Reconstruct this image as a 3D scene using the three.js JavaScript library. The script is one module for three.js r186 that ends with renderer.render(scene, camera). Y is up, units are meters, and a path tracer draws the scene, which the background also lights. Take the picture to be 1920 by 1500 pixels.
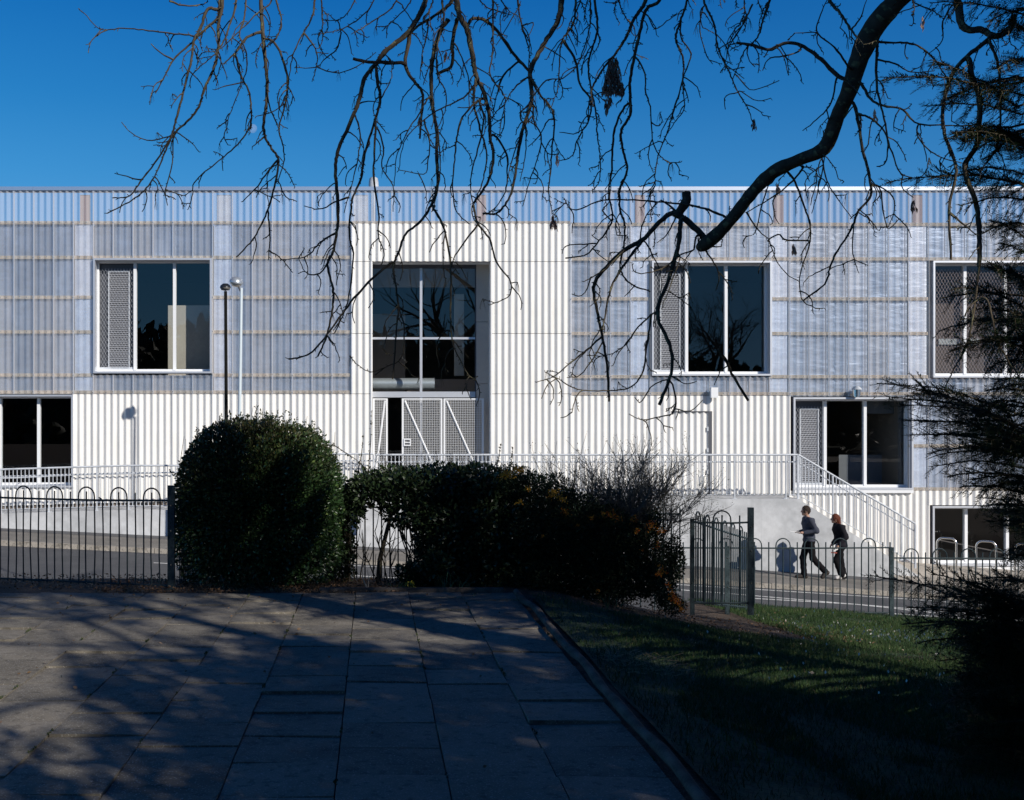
import * as THREE from 'three';
import { mergeGeometries } from 'three/addons/utils/BufferGeometryUtils.js';

// ---------------------------------------------------------------- camera, sky, sun, exposure
const scene = new THREE.Scene();
const F = 2250, CX = 700, CY = 800, EYE = 1.9;            // lens in pixels of the 1920 x 1500 photograph, rising and shifted front
const camera = new THREE.PerspectiveCamera(2 * Math.atan(750 / F) * 180 / Math.PI, 1920 / 1500, 0.1, 6000);
camera.position.set(0, EYE, 0);
camera.lookAt(0, EYE, -10);
camera.setViewOffset(1920, 1500, 960 - CX, 750 - CY, 1920, 1500);
camera.updateProjectionMatrix();

const SUN = new THREE.Vector3(0.8, 0.72, 1).normalize();
{
  const w = 512, h = 256, d = new Float32Array(w * h * 4);
  const stops = [[-90, .10, .12, .13], [-2, .13, .18, .2], [0, .25, .52, .78], [6, .12, .38, .70], [11.5, .048, .28, .63], [15, .021, .21, .55], [20, .006, .14, .46], [30, .004, .065, .27], [50, .002, .024, .12], [90, .001, .012, .06]];
  for (let j = 0; j < h; j++) for (let i = 0; i < w; i++) {
    const el = ((j + .5) / h - .5) * 180, az = ((i + .5) / w - .5) * 2 * Math.PI;
    const ce = Math.cos(el * Math.PI / 180), dx = Math.cos(az) * ce, dy = Math.sin(el * Math.PI / 180), dz = Math.sin(az) * ce;
    let k = 0; while (k < stops.length - 2 && el > stops[k + 1][0]) k++;
    const a = stops[k], b = stops[k + 1], t = Math.min(1, Math.max(0, (el - a[0]) / (b[0] - a[0])));
    const side = dx * .45 + .08;                       // the polarised side of the sky, to the right, is deeper
    const m = el < 0 ? 1 : Math.exp(-.95 * side), cs = Math.max(0, dx * SUN.x + dy * SUN.y + dz * SUN.z);
    const glow = el < 0 ? 0 : .04 * Math.pow(cs, 8);
    const o = (j * w + i) * 4;
    for (let c = 0; c < 3; c++) d[o + c] = (a[c + 1] + (b[c + 1] - a[c + 1]) * t) * (c === 2 ? Math.pow(m, .75) : m) + glow;
    d[o + 3] = 1;
  }
  const sky = new THREE.DataTexture(d, w, h, THREE.RGBAFormat, THREE.FloatType);
  sky.mapping = THREE.EquirectangularReflectionMapping; sky.colorSpace = THREE.LinearSRGBColorSpace;
  sky.magFilter = sky.minFilter = THREE.LinearFilter; sky.needsUpdate = true;
  scene.background = sky; scene.environment = sky;
}
const sun = new THREE.DirectionalLight(new THREE.Color().setRGB(1, .945, .87), 4.6);
sun.position.copy(SUN).multiplyScalar(90).add(new THREE.Vector3(0, 0, -20));
sun.target.position.set(0, 0, -20); sun.castShadow = true;
Object.assign(sun.shadow.camera, { left: -45, right: 45, top: 45, bottom: -45, near: 1, far: 220 });
sun.shadow.mapSize.set(4096, 4096);
scene.add(sun, sun.target);
const renderer = new THREE.WebGLRenderer({ antialias: true });
renderer.setSize(1024, 800); renderer.shadowMap.enabled = true;
renderer.toneMapping = THREE.LinearToneMapping; renderer.toneMappingExposure = 1.0;

// ---------------------------------------------------------------- helpers
let seed = 12345;
const rnd = () => { seed |= 0; seed = seed + 0x6D2B79F5 | 0; let t = Math.imul(seed ^ seed >>> 15, 1 | seed); t = t + Math.imul(t ^ t >>> 7, 61 | t) ^ t; return ((t ^ t >>> 14) >>> 0) / 4294967296; };
const rr = (a, b) => a + (b - a) * rnd();
const V = (x, y, z) => new THREE.Vector3(x, y, z);
const clamp = (x, a, b) => Math.min(b, Math.max(a, x));
const smooth = (a, b, x) => { const t = clamp((x - a) / (b - a), 0, 1); return t * t * (3 - 2 * t); };
const at = (px, py, Z) => V((px - CX) * Z / F, EYE - (py - CY) * Z / F, -Z);
const FZ = 33, FX = px => (px - CX) * FZ / F, FY = py => EYE - (py - CY) * FZ / F;      // the facade plane

function hash(i, j, s) { let h = Math.imul(i, 374761393) + Math.imul(j, 668265263) + Math.imul(s, 974634777) | 0; h = Math.imul(h ^ h >>> 13, 1274126177); return ((h ^ h >>> 16) >>> 0) / 4294967296; }
function vnoise(x, y, per, s) {                       // tiling value noise
  const i = Math.floor(x), j = Math.floor(y), f = x - i, g = y - j, u = f * f * (3 - 2 * f), v = g * g * (3 - 2 * g), w = n => ((n % per) + per) % per;
  const a = hash(w(i), w(j), s), b = hash(w(i + 1), w(j), s), c = hash(w(i), w(j + 1), s), d = hash(w(i + 1), w(j + 1), s);
  return a + (b - a) * u + (c - a) * v + (a - b - c + d) * u * v;
}
function fbm(x, y, per, s, oct = 4) { let r = 0, a = .5, t = 0; for (let o = 0; o < oct; o++) { r += a * vnoise(x, y, per, s + o * 7); t += a; a *= .5; x *= 2; y *= 2; per *= 2; } return r / t; }
const lin2s = c => c <= .0031308 ? 12.92 * c : 1.055 * Math.pow(c, 1 / 2.4) - .055;
function colourTex(size, f, repeat) {                  // f(u, v) -> linear rgb
  const d = new Uint8Array(size * size * 4);
  for (let j = 0; j < size; j++) for (let i = 0; i < size; i++) { const c = f(i / size, j / size, i, j), o = (j * size + i) * 4; for (let k = 0; k < 3; k++) d[o + k] = 255 * lin2s(clamp(c[k], 0, 1)); d[o + 3] = 255; }
  const t = new THREE.DataTexture(d, size, size); t.colorSpace = THREE.SRGBColorSpace; t.wrapS = t.wrapT = THREE.RepeatWrapping; t.magFilter = THREE.LinearFilter; t.minFilter = THREE.LinearMipmapLinearFilter; t.generateMipmaps = true;
  t.repeat.set(repeat, repeat); t.needsUpdate = true; return t;
}
function greyTex(size, f, repeat) {
  const d = new Uint8Array(size * size * 4);
  for (let j = 0; j < size; j++) for (let i = 0; i < size; i++) { const c = 255 * clamp(f(i / size, j / size, i, j), 0, 1), o = (j * size + i) * 4; d[o] = d[o + 1] = d[o + 2] = c; d[o + 3] = 255; }
  const t = new THREE.DataTexture(d, size, size); t.wrapS = t.wrapT = THREE.RepeatWrapping; t.magFilter = THREE.LinearFilter; t.repeat.set(repeat, repeat); t.needsUpdate = true; return t;
}
const mix = (a, b, t) => a.map((v, i) => v + (b[i] - v) * t);
const M = (rgb, rough = .8, o = {}) => new THREE.MeshStandardMaterial({ color: new THREE.Color().setRGB(...rgb), roughness: rough, side: THREE.DoubleSide, ...o });
const MP = (rgb, rough = .8, o = {}) => new THREE.MeshPhysicalMaterial({ color: new THREE.Color().setRGB(...rgb), roughness: rough, side: THREE.DoubleSide, ...o });

// a noise-coloured material: c0..c1 by coarse noise, fine grain, dark and light specks
function surface(c0, c1, metres, o = {}) {
  const s = o.seed || 1, per = o.per || 5, size = o.size || 512;
  const map = colourTex(size, (u, v, i, j) => {
    const n = fbm(u * per, v * per, per, s, 5), g = hash(i, j, s + 90) - .5, n2 = fbm(u * per * 6, v * per * 6, per * 6, s + 40, 3);
    let c = mix(c0, c1, clamp((n - .5) * 2.2 + .5, 0, 1)).map(x => x * (1 + (o.grain ?? .25) * g + (o.mid ?? .25) * (n2 - .5)));
    if (o.speck && hash(i >> 1, j >> 1, s + 91) < o.speck) c = o.speckCol || c.map(x => x * 1.7);
    if (o.dark && n2 < o.dark) c = c.map(x => x * .72);
    if (o.streak) { const q = fbm(u * 22, v * 1.5, 22, s + 60, 3); c = c.map(x => x * (1 - o.streak * clamp((q - .52) * 3, 0, 1))); }
    return c;
  }, 1 / metres);
  const m = new THREE.MeshPhysicalMaterial({ map, roughness: o.rough ?? .9, specularIntensity: o.spec ?? 1, side: THREE.DoubleSide });
  if (o.bump) { m.bumpMap = greyTex(256, (u, v, i, j) => .6 * fbm(u * per * 4, v * per * 4, per * 4, s + 5, 4) + .4 * hash(i, j, s + 6), 1 / metres); m.bumpScale = o.bump; }
  return m;
}
const baseOf = new Map(), used = new Map();
function numbered(name) { const n = used.get(name) || 0; used.set(name, n + 1); return n ? `${name}_${String(n).padStart(3, '0')}` : name; }
function tag(o, label, category, group, kind) { if (label) o.userData.label = label; if (category) o.userData.category = category; if (group) o.userData.group = group; if (kind) o.userData.kind = kind; return o; }
function thing(name, label, category, base, group) { const g = new THREE.Group(); g.name = numbered(name); g.position.copy(base); baseOf.set(g, base.clone()); scene.add(g); return tag(g, label, category, group); }
function fin(m, parent) { m.castShadow = m.receiveShadow = true; parent.add(m); const b = baseOf.get(parent); if (b) baseOf.set(m, b); return m; }
function part(parent, name, geo, mat, kind) { const b = baseOf.get(parent); if (b) geo.translate(-b.x, -b.y, -b.z); const m = new THREE.Mesh(geo, mat); m.name = name; if (kind) m.userData.kind = kind; return fin(m, parent); }
function partAt(parent, name, geo, mat, p) { const b = baseOf.get(parent) || V(0, 0, 0); const m = new THREE.Mesh(geo, mat); m.name = name; m.position.copy(p).sub(b); fin(m, parent); baseOf.set(m, p.clone()); return m; }
function structure(name, geo, mat, label, category) { const m = new THREE.Mesh(geo, mat); m.name = numbered(name); m.castShadow = m.receiveShadow = true; scene.add(m); baseOf.set(m, V(0, 0, 0)); return tag(m, label, category, null, 'structure'); }
function instanced(parent, name, geo, mat, mats, cols) {
  const m = new THREE.InstancedMesh(geo, mat, mats.length); m.name = name; const b = baseOf.get(parent) || V(0, 0, 0), q = new THREE.Matrix4();
  mats.forEach((x, i) => { q.copy(x); q.elements[12] -= b.x; q.elements[13] -= b.y; q.elements[14] -= b.z; m.setMatrixAt(i, q); if (cols) m.setColorAt(i, cols[i]); });
  m.userData.kind = 'stuff'; m.castShadow = m.receiveShadow = true; parent.add(m); return m;
}
function uvm(g) {                                     // texture coordinates in metres, by the way each face points
  const p = g.attributes.position, n = g.attributes.normal, uv = new Float32Array(p.count * 2);
  for (let i = 0; i < p.count; i++) { const ax = Math.abs(n.getX(i)), ay = Math.abs(n.getY(i)), az = Math.abs(n.getZ(i)); const x = p.getX(i), y = p.getY(i), z = p.getZ(i); uv[2 * i] = ax > ay && ax > az ? z : x; uv[2 * i + 1] = ay >= ax && ay > az ? z : y; }
  g.setAttribute('uv', new THREE.BufferAttribute(uv, 2)); return g;
}
// box between X, Y and depths Z (metres in front of the camera)
function bx(x0, x1, y0, y1, Z0, Z1) { const g = new THREE.BoxGeometry(Math.abs(x1 - x0), Math.abs(y1 - y0), Math.abs(Z1 - Z0)); g.translate((x0 + x1) / 2, (y0 + y1) / 2, -(Z0 + Z1) / 2); return uvm(g); }
const merge = gs => mergeGeometries(gs, false);
function taper(pts, rad, seg = 6, cap = true) {       // a tube of changing radius along points
  const n = pts.length, pos = [], nor = [], uv = [], idx = [], T = V(0, 0, 0), U = V(0, 0, 0), W = V(0, 0, 0); let ref = V(.31, .2, .93), len = 0;
  for (let i = 0; i < n; i++) {
    T.copy(pts[Math.min(n - 1, i + 1)]).sub(pts[Math.max(0, i - 1)]).normalize();
    U.copy(ref).addScaledVector(T, -ref.dot(T)); if (U.lengthSq() < 1e-6) U.set(T.y, -T.x, .01); U.normalize(); ref = U.clone(); W.crossVectors(T, U);
    if (i) len += pts[i].distanceTo(pts[i - 1]);
    for (let k = 0; k <= seg; k++) { const a = k / seg * 2 * Math.PI, c = Math.cos(a), s = Math.sin(a); const nx = U.x * c + W.x * s, ny = U.y * c + W.y * s, nz = U.z * c + W.z * s; pos.push(pts[i].x + nx * rad[i], pts[i].y + ny * rad[i], pts[i].z + nz * rad[i]); nor.push(nx, ny, nz); uv.push(k / seg * .3, len); }
  }
  for (let i = 0; i < n - 1; i++) for (let k = 0; k < seg; k++) { const a = i * (seg + 1) + k, b = a + seg + 1; idx.push(a, a + 1, b, b, a + 1, b + 1); }
  if (cap) for (const e of [0, n - 1]) { const c = pos.length / 3; pos.push(pts[e].x, pts[e].y, pts[e].z); nor.push(0, e ? -1 : 1, 0); uv.push(0, 0); for (let k = 0; k < seg; k++) { const a = e * (seg + 1) + k; e ? idx.push(c, a, a + 1) : idx.push(c, a + 1, a); } }
  const g = new THREE.BufferGeometry(); g.setAttribute('position', new THREE.Float32BufferAttribute(pos, 3)); g.setAttribute('normal', new THREE.Float32BufferAttribute(nor, 3)); g.setAttribute('uv', new THREE.Float32BufferAttribute(uv, 2)); g.setIndex(idx); return g;
}
const rod = (a, b, r, seg = 6) => taper([a, b], [r, r], seg);
function square(a, b, w) { return taper([a, b], [w * .707, w * .707], 4); }
function heightSheet(xs, zs, fy, metres = 1) {          // sheet over world x and depth Z with heights fy(x, Z)
  const pos = [], uv = [], idx = [], nx = xs.length, nz = zs.length;
  for (const Z of zs) for (const x of xs) { pos.push(x, fy(x, Z), -Z); uv.push(x / metres, -Z / metres); }
  for (let j = 0; j < nz - 1; j++) for (let i = 0; i < nx - 1; i++) { const a = j * nx + i, b = a + nx; idx.push(a, a + 1, b, b, a + 1, b + 1); }
  const g = new THREE.BufferGeometry(); g.setAttribute('position', new THREE.Float32BufferAttribute(pos, 3)); g.setAttribute('uv', new THREE.Float32BufferAttribute(uv, 2)); g.setIndex(idx); g.computeVertexNormals(); return g;
}
const range = (a, b, n) => Array.from({ length: n + 1 }, (_, i) => a + (b - a) * i / n);
function prism(poly, Z0, Z1) { const s = new THREE.Shape(poly.map(p => new THREE.Vector2(p[0], p[1]))); const g = new THREE.ExtrudeGeometry(s, { depth: Math.abs(Z1 - Z0), bevelEnabled: false }); g.translate(0, 0, -Math.max(Z0, Z1)); return uvm(g.toNonIndexed ? g : g); }

// ---------------------------------------------------------------- materials
const mats = {
  asphalt: surface([.055, .057, .063], [.078, .08, .085], 3, { seed: 3, speck: .05, speckCol: [.13, .13, .13], grain: .5, bump: .004 }),
  pavement: surface([.15, .14, .125], [.20, .185, .165], 2.5, { seed: 4, speck: .06, grain: .35, bump: .003 }),
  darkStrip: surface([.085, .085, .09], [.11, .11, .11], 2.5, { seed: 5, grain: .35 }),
  kerb: surface([.22, .2, .17], [.33, .3, .26], 1.3, { seed: 6, speck: .1, dark: .38, grain: .4, bump: .006 }),
  concrete: surface([.38, .39, .40], [.56, .57, .58], 3.2, { seed: 7, per: 4, grain: .12, mid: .3, streak: .24, bump: .003 }),
  forecourt: surface([.33, .3, .26], [.42, .38, .33], 2.2, { seed: 8, grain: .25, speck: .03 }),
  soil: surface([.035, .024, .016], [.10, .066, .042], 1.1, { seed: 9, per: 8, grain: .9, mid: .8, speck: .07, speckCol: [.22, .15, .09], bump: .03 }),
  turf: surface([.028, .05, .018], [.05, .075, .028], 1.6, { seed: 10, grain: .6, mid: .5, dark: .4, bump: .02 }),
  white: surface([.75, .735, .70], [.80, .785, .755], 4, { seed: 11, grain: .02, mid: .06, rough: .42, streak: .07 }),
  board: surface([.46, .52, .63], [.55, .6, .69], 2, { seed: 12, grain: .06, mid: .25, rough: .38 }),
  stud: surface([.66, .70, .76], [.78, .82, .86], 1.4, { seed: 13, grain: .05, mid: .22, rough: .35 }),
  timber: surface([.42, .32, .20], [.60, .48, .33], .7, { seed: 14, grain: .2, mid: .35, streak: .25 }),
  plaster: surface([.52, .45, .38], [.58, .51, .43], 2, { seed: 15, grain: .04, mid: .06 }),
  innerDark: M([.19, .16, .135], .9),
  galv: surface([.46, .49, .53], [.6, .63, .67], .8, { seed: 16, grain: .12, mid: .2, rough: .45 }),
  alu: M([.66, .68, .72], .38, { metalness: .55 }),
  aluWhite: M([.80, .81, .82], .4),
  darkMetal: M([.09, .095, .11], .5, { metalness: .4 }),
  capMetal: M([.72, .76, .82], .32, { metalness: .85 }),
  steel: M([.72, .71, .68], .24, { metalness: 1 }),
  bark: null, fencePaint: null,
};
mats.bark = (() => { const f = (u, v, i, j) => { const n = fbm(u * 6, v * 12, 6, 21, 4), l = fbm(u * 5 + 9, v * 9, 6, 33, 4), g = hash(i, j, 22) - .5; let c = mix([.045, .036, .026], [.12, .10, .072], n); if (l > .6) c = mix(c, hash(i >> 3, j >> 3, 5) > .4 ? [.22, .23, .12] : [.30, .27, .13], clamp((l - .6) * 7, 0, .8)); return c.map(x => x * (1 + .5 * g)); }; const m = new THREE.MeshPhysicalMaterial({ map: colourTex(512, f, 1), roughness: .95, specularIntensity: .3 }); m.map.repeat.set(3, 2); m.bumpMap = greyTex(256, (u, v) => fbm(u * 8, v * 6, 8, 44, 4), 1); m.bumpMap.repeat.set(3, 4); m.bumpScale = .006; return m; })();
mats.fencePaint = surface([.02, .034, .04], [.042, .062, .07], .5, { seed: 17, grain: .2, mid: .5, dark: .36, rough: .5, spec: .35 });
mats.fenceDark = mats.fencePaint;
mats.clear = MP([.80, .83, .90], .22, { transmission: .72, thickness: 0, ior: 1.52 });
mats.glass = MP([.62, .66, .68], .0, { transmission: 1, thickness: 0, ior: 1.62 });
const leafGeo = (() => { const g = new THREE.BufferGeometry(); g.setAttribute('position', new THREE.Float32BufferAttribute([0, 0, 0, .3, .5, .08, 0, 1, -.05, -.3, .5, .08, 0, .5, 0], 3)); g.setIndex([0, 1, 4, 1, 2, 4, 2, 3, 4, 3, 0, 4]); g.computeVertexNormals(); g.setAttribute('uv', new THREE.Float32BufferAttribute([.5, 0, 1, .5, .5, 1, 0, .5, .5, .5], 2)); return g; })();
const mtx = (p, dir, size, roll, wide = 1) => { const y = dir.clone().normalize(), t = Math.abs(y.y) < .9 ? V(0, 1, 0) : V(1, 0, 0), x = new THREE.Vector3().crossVectors(y, t).normalize(), z = new THREE.Vector3().crossVectors(x, y); const c = Math.cos(roll), s = Math.sin(roll), x2 = x.clone().multiplyScalar(c).addScaledVector(z, s), z2 = new THREE.Vector3().crossVectors(x2, y); return new THREE.Matrix4().makeBasis(x2.multiplyScalar(size * wide), y.multiplyScalar(size), z2.multiplyScalar(size)).setPosition(p); };
const rdir = (up = 0) => { const z = rr(-1, 1), a = rr(0, 6.2832), r = Math.sqrt(1 - z * z); return V(r * Math.cos(a), z + up, r * Math.sin(a)).normalize(); };
const leafMat = (tr = .25, ro = .55) => MP([1, 1, 1], ro, { transmission: tr, thickness: 0, specularIntensity: ro < .5 ? .8 : .3 });

// ---------------------------------------------------------------- ground, street and park
const street = x => { const c = clamp(x, -30, 34); return -1.27 - .0553 * c - .0004 * c * c; };    // footway level, falling to the right
const front = x => -1.88 - .075 * (x - 15.5);                                                       // ground at the foot of the facade, right end
structure('ground', heightSheet(range(-1800, 1800, 8), range(-1800, 1800, 8), () => -6, 1), mats.soil, 'wide ground beneath the street and the park', 'ground');
structure('road', heightSheet(range(-30, 34, 64), [16.4, 18, 20, 22, 24, 26, 28.5], x => street(x) - .11), mats.asphalt, 'dark asphalt street falling to the right', 'road');
structure('pavement', heightSheet(range(-30, 34, 64), [28.6, 29.4, 30.2, 31.0, 31.52], x => street(x)), mats.pavement, 'grey footway along the concrete wall', 'pavement');
structure('pavement_strip', heightSheet(range(-30, 13.9, 44), [30.75, 31.1, 31.5], x => street(x) + .006), mats.darkStrip, 'darker strip along the foot of the concrete wall', 'pavement');  // thin sheet just above the footway, darker than the rest of it
structure('forecourt', heightSheet(range(13.6, 34, 20), range(30.7, 33.3, 6), (x, Z) => street(x) + .01 + (front(x) - street(x) - .01) * smooth(30.7, 33, Z)), mats.forecourt, 'pale concrete forecourt under the cycle stands', 'forecourt');
{
  const k = thing('kerb', 'row of weathered pale kerbstones edging the far footway', 'kerb', V(0, street(0), -28.55)); k.userData.kind = 'structure';
  for (let x = -18; x < 24; x += .915) {
    const w = .905, g = new THREE.BoxGeometry(w, .3, .15, 6, 1, 1), p = g.attributes.position, s = rnd() * 9;
    for (let i = 0; i < p.count; i++) { const q = Math.sin(p.getX(i) * 11 + s) * .006; if (p.getY(i) > 0) { p.setY(i, p.getY(i) + q); if (p.getZ(i) > 0) p.setZ(i, p.getZ(i) - .012 + q); } }
    g.computeVertexNormals(); uvm(g); g.rotateZ(Math.atan(-.0553 - .0008 * x));
    partAt(k, 'kerbstone', g, mats.kerb, V(x + w / 2, street(x + w / 2) - .144 + rr(-.006, .004), -28.53));
  }
}
const paint = surface([.6, .6, .58], [.76, .76, .74], .9, { seed: 30, per: 8, grain: .2, mid: .5, dark: .42 });
function marking(name, pts, w, label) {               // a painted strip on the road along (x, Z) points
  const pos = [], uv = [], idx = [], P = []; for (let i = 0; i < pts.length - 1; i++) { const n = Math.max(2, Math.ceil(Math.hypot(pts[i + 1][0] - pts[i][0], pts[i + 1][1] - pts[i][1]) / .6)); for (let k = 0; k < n; k++) P.push([pts[i][0] + (pts[i + 1][0] - pts[i][0]) * k / n, pts[i][1] + (pts[i + 1][1] - pts[i][1]) * k / n]); } P.push(pts[pts.length - 1]);
  P.forEach(([x, Z], i) => { const a = P[Math.max(0, i - 1)], b = P[Math.min(P.length - 1, i + 1)], l = Math.hypot(b[0] - a[0], b[1] - a[1]), nx = -(b[1] - a[1]) / l * w / 2, nz = (b[0] - a[0]) / l * w / 2; for (const s of [-1, 1]) { const X = x + s * nx, Q = Z + s * nz; pos.push(X, street(X) - .11 + .005, -Q); uv.push(X, Q); } if (i) { const o = i * 2; idx.push(o - 2, o - 1, o, o, o - 1, o + 1); } });
  const g = new THREE.BufferGeometry(); g.setAttribute('position', new THREE.Float32BufferAttribute(pos, 3)); g.setAttribute('uv', new THREE.Float32BufferAttribute(uv, 2)); g.setIndex(idx); g.computeVertexNormals();
  structure(name, g, paint, label, 'road marking');
}
marking('road_marking', [[-4.87, 26.6], [-2.87, 26.6]], .12, 'white dash painted on the road behind the left fence');
marking('road_marking', [[-1.6, 26.2], [2.4, 26.2]], .12, 'white centre line on the road behind the gap between the hedges');
marking('road_marking', [[-1.2, 28.1], [5, 28.1]], .1, 'thin white line along the kerb behind the dark hedge');
marking('road_marking', [[5, 28.05], [12.5, 28.05], [14.5, 27.85], [18, 27.8]], .12, 'thin white edge line along the kerb near the walking people');
marking('road_marking', [[6, 27.2], [8, 26.9], [10, 26.5], [12, 26.2], [14, 25.9]], .13, 'long white line slanting across the road below the people');
marking('road_marking', [[8.2, 26.3], [10.6, 26.4], [12.8, 25.5], [15, 25.3]], .13, 'white zigzag line on the road behind the right fence');
marking('road_marking', [[10.6, 25.2], [12.2, 25.2], [14, 24.4]], .13, 'short bent white line on the road nearest the right fence');

const parkY = (x, Z) => {
  let y = x < 1.65 ? -.012 * (x - 1.65) * 0 : -.08 * (x - 1.65) * smooth(1.65, 2.6, x);
  y -= .06 * Math.max(0, Z - 10) * smooth(1.8, 4.2, x);
  const e = 15.3 + 3.7 * smooth(3.2, 5.4, x), b = street(x) - .2;
  y += (b - y) * smooth(e, e + 2.4, Z);
  return y;
};
{
  const xs = [...range(-60, -9, 10), ...range(-8.6, 14, 90), ...range(15, 60, 10)], zs = [...range(-70, -2, 14), ...range(-1, 22, 92)];
  structure('park_ground', heightSheet(xs, zs, (x, Z) => parkY(x, Z) - .03 - (x < 1.62 && Z < 13.7 ? .05 : 0) + .035 * (fbm(x * .9 + 20, Z * .9 + 90, 999, 8, 3) - .5) * (Z > 13.7 || x > 1.7 ? 1 : 0)), mats.soil, 'brown park soil of the planting bed and the bank', 'ground');
  const lx = range(1.78, 15, 54), lz = range(4, 19.2, 62);
  structure('lawn', heightSheet(lx, lz, (x, Z) => parkY(x, Z) - .012 + .05 * (fbm(x * .9 + 20, Z * .9 + 90, 999, 18, 3) - .5) - (x < 5.2 && Z > 13.3 ? .14 * smooth(13.3, 13.8, Z) * smooth(5.2, 4.6, x) : 0)), mats.turf, 'short green lawn sloping down to the right', 'lawn');
}
const lawnY = (x, Z) => parkY(x, Z) - .012 + .05 * (fbm(x * .9 + 20, Z * .9 + 90, 999, 18, 3) - .5);
{ // flagstones
  const g = thing('paved_terrace', 'terrace of worn concrete flagstones in the foreground', 'paving', V(-2, 0, -9)); g.userData.kind = 'structure';
  const fm = [40, 41, 42, 43].map((s, i) => surface([.11 + .022 * i, .097 + .019 * i, .075 + .014 * i], [.172 + .016 * i, .152 + .014 * i, .118 + .012 * i], 1.7, { seed: s, per: 6, grain: .5, mid: .35, dark: .3, speck: .05, speckCol: [.34, .32, .29], bump: .004 }));
  for (let c = 0; c < 12; c++) {
    const x1 = 1.60 - c * .6; let Z = 13.72, first = true;
    while (Z > 3.4) {
      const d = first && c % 2 ? .34 : c % 3 === 1 && hash(c, Math.round(Z * 10), 2) < .3 ? .9 : .6, zc = Z - d / 2; first = false; Z -= d;
      if (x1 < -CX * zc / F - .9) continue;
      const w = .592, l = d - .012, geo = new THREE.BoxGeometry(w, .06, l, 3, 1, 3), p = geo.attributes.position, tx = rr(-.006, .006), tz = rr(-.009, .009), dy = rr(-.005, .006);
      for (let i = 0; i < p.count; i++) { const X = p.getX(i), Q = p.getZ(i), edge = Math.abs(X) > .28 || Math.abs(Q) > l / 2 - .01; if (p.getY(i) > 0) p.setY(i, p.getY(i) + dy + tx * X / .3 + tz * Q / .3 - (edge ? .003 : 0)); }
      geo.rotateY(rr(-.006, .006)); geo.computeVertexNormals(); geo.translate(x1 - .3, -.03, -zc); uvm(geo);
      part(g, 'flagstone', geo, fm[Math.floor(rnd() * 4)]);
    }
  }
}
{ // timber edgings
  const old = surface([.05, .042, .035], [.12, .10, .085], .6, { seed: 50, grain: .5, mid: .5, streak: .3, bump: .008 });
  const e = thing('timber_edging', 'weathered timber board edging between the flagstones and the lawn', 'edging', V(1.7, 0, -9));
  const pts = [], ra = []; for (let i = 0; i <= 26; i++) { const Z = 3.6 + i * .372; pts.push(V(1.65 + .012 * Math.sin(i * .9) + (i > 24 ? -.03 * (i - 24) : 0), .035 + .008 * Math.sin(i * 1.7) + (i === 26 ? .04 : 0), -Z)); ra.push(.034 + .005 * Math.sin(i * 2.3)); }
  part(e, 'log', taper(pts, ra, 8), old);
  const f = thing('bed_edging', 'low dark timber edging along the front of the hedge bed', 'edging', V(-.5, 0, -13.85));
  part(f, 'board', bx(-.62, 1.5, -.06, .045, 13.78, 13.86), old);
}

// ---------------------------------------------------------------- the building
const KX = k => FX(137.6 + 37.3 * k), MW = KX(1) - KX(0), AMP = .027, PITCH = MW / 3;
const house = thing('corrugated_building', 'long two storey building clad in white and translucent corrugated sheets', 'building', V(4, -2, -FZ));
const sheetCache = new Map();
function sheetGeo(h, side) {                           // corrugated sheet MW wide with a lap, h high, hung from its top edge
  const key = h.toFixed(3) + side; if (sheetCache.has(key)) return sheetCache.get(key);
  const n = 27, pos = [], nor = [], uv = [], idx = [], lap = .02, off = side ? .007 : 0;
  for (let i = 0; i <= n; i++) { const x = -lap + (MW + 2 * lap) * i / n, a = 2 * Math.PI * x / PITCH, z = AMP * Math.cos(a) + off, s = -AMP * Math.sin(a) * 2 * Math.PI / PITCH, l = Math.hypot(1, s); for (const y of [0, -h]) { pos.push(x, y, z); nor.push(-s / l, 0, 1 / l); uv.push(x, y); } if (i) { const o = i * 2; idx.push(o - 2, o - 1, o, o, o - 1, o + 1); } }
  const g = new THREE.BufferGeometry(); g.setAttribute('position', new THREE.Float32BufferAttribute(pos, 3)); g.setAttribute('normal', new THREE.Float32BufferAttribute(nor, 3)); g.setAttribute('uv', new THREE.Float32BufferAttribute(uv, 2)); g.setIndex(idx); sheetCache.set(key, g); return g;
}
const clearMats = [[.86, .89, .95], [.83, .87, .94], [.88, .89, .93]].map((c, i) => MP(c, .1 + .03 * i, { transmission: [.85, .83, .80][i], thickness: 0, ior: 1.52 }));
const parapetMat = MP([.86, .88, .92], .16, { transmission: .74, thickness: 0, ior: 1.52 });
const seamMat = M([.60, .54, .46], .6);
function clad(k, yT, yB, isClear) {
  const h = FY(yT) - FY(yB); if (h < .02) return;
  partAt(house, isClear ? 'translucent_sheet' : 'white_sheet', sheetGeo(h, ((k % 2) + 2) % 2), isClear ? (yT < 400 ? parapetMat : clearMats[Math.floor(hash(k, yT | 0, 3) * 3)]) : mats.white, V(KX(k), FY(yT), -FZ + (isClear ? .012 : 0)));
}
const rows = [357, 417, 557, 740, 918];
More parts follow.
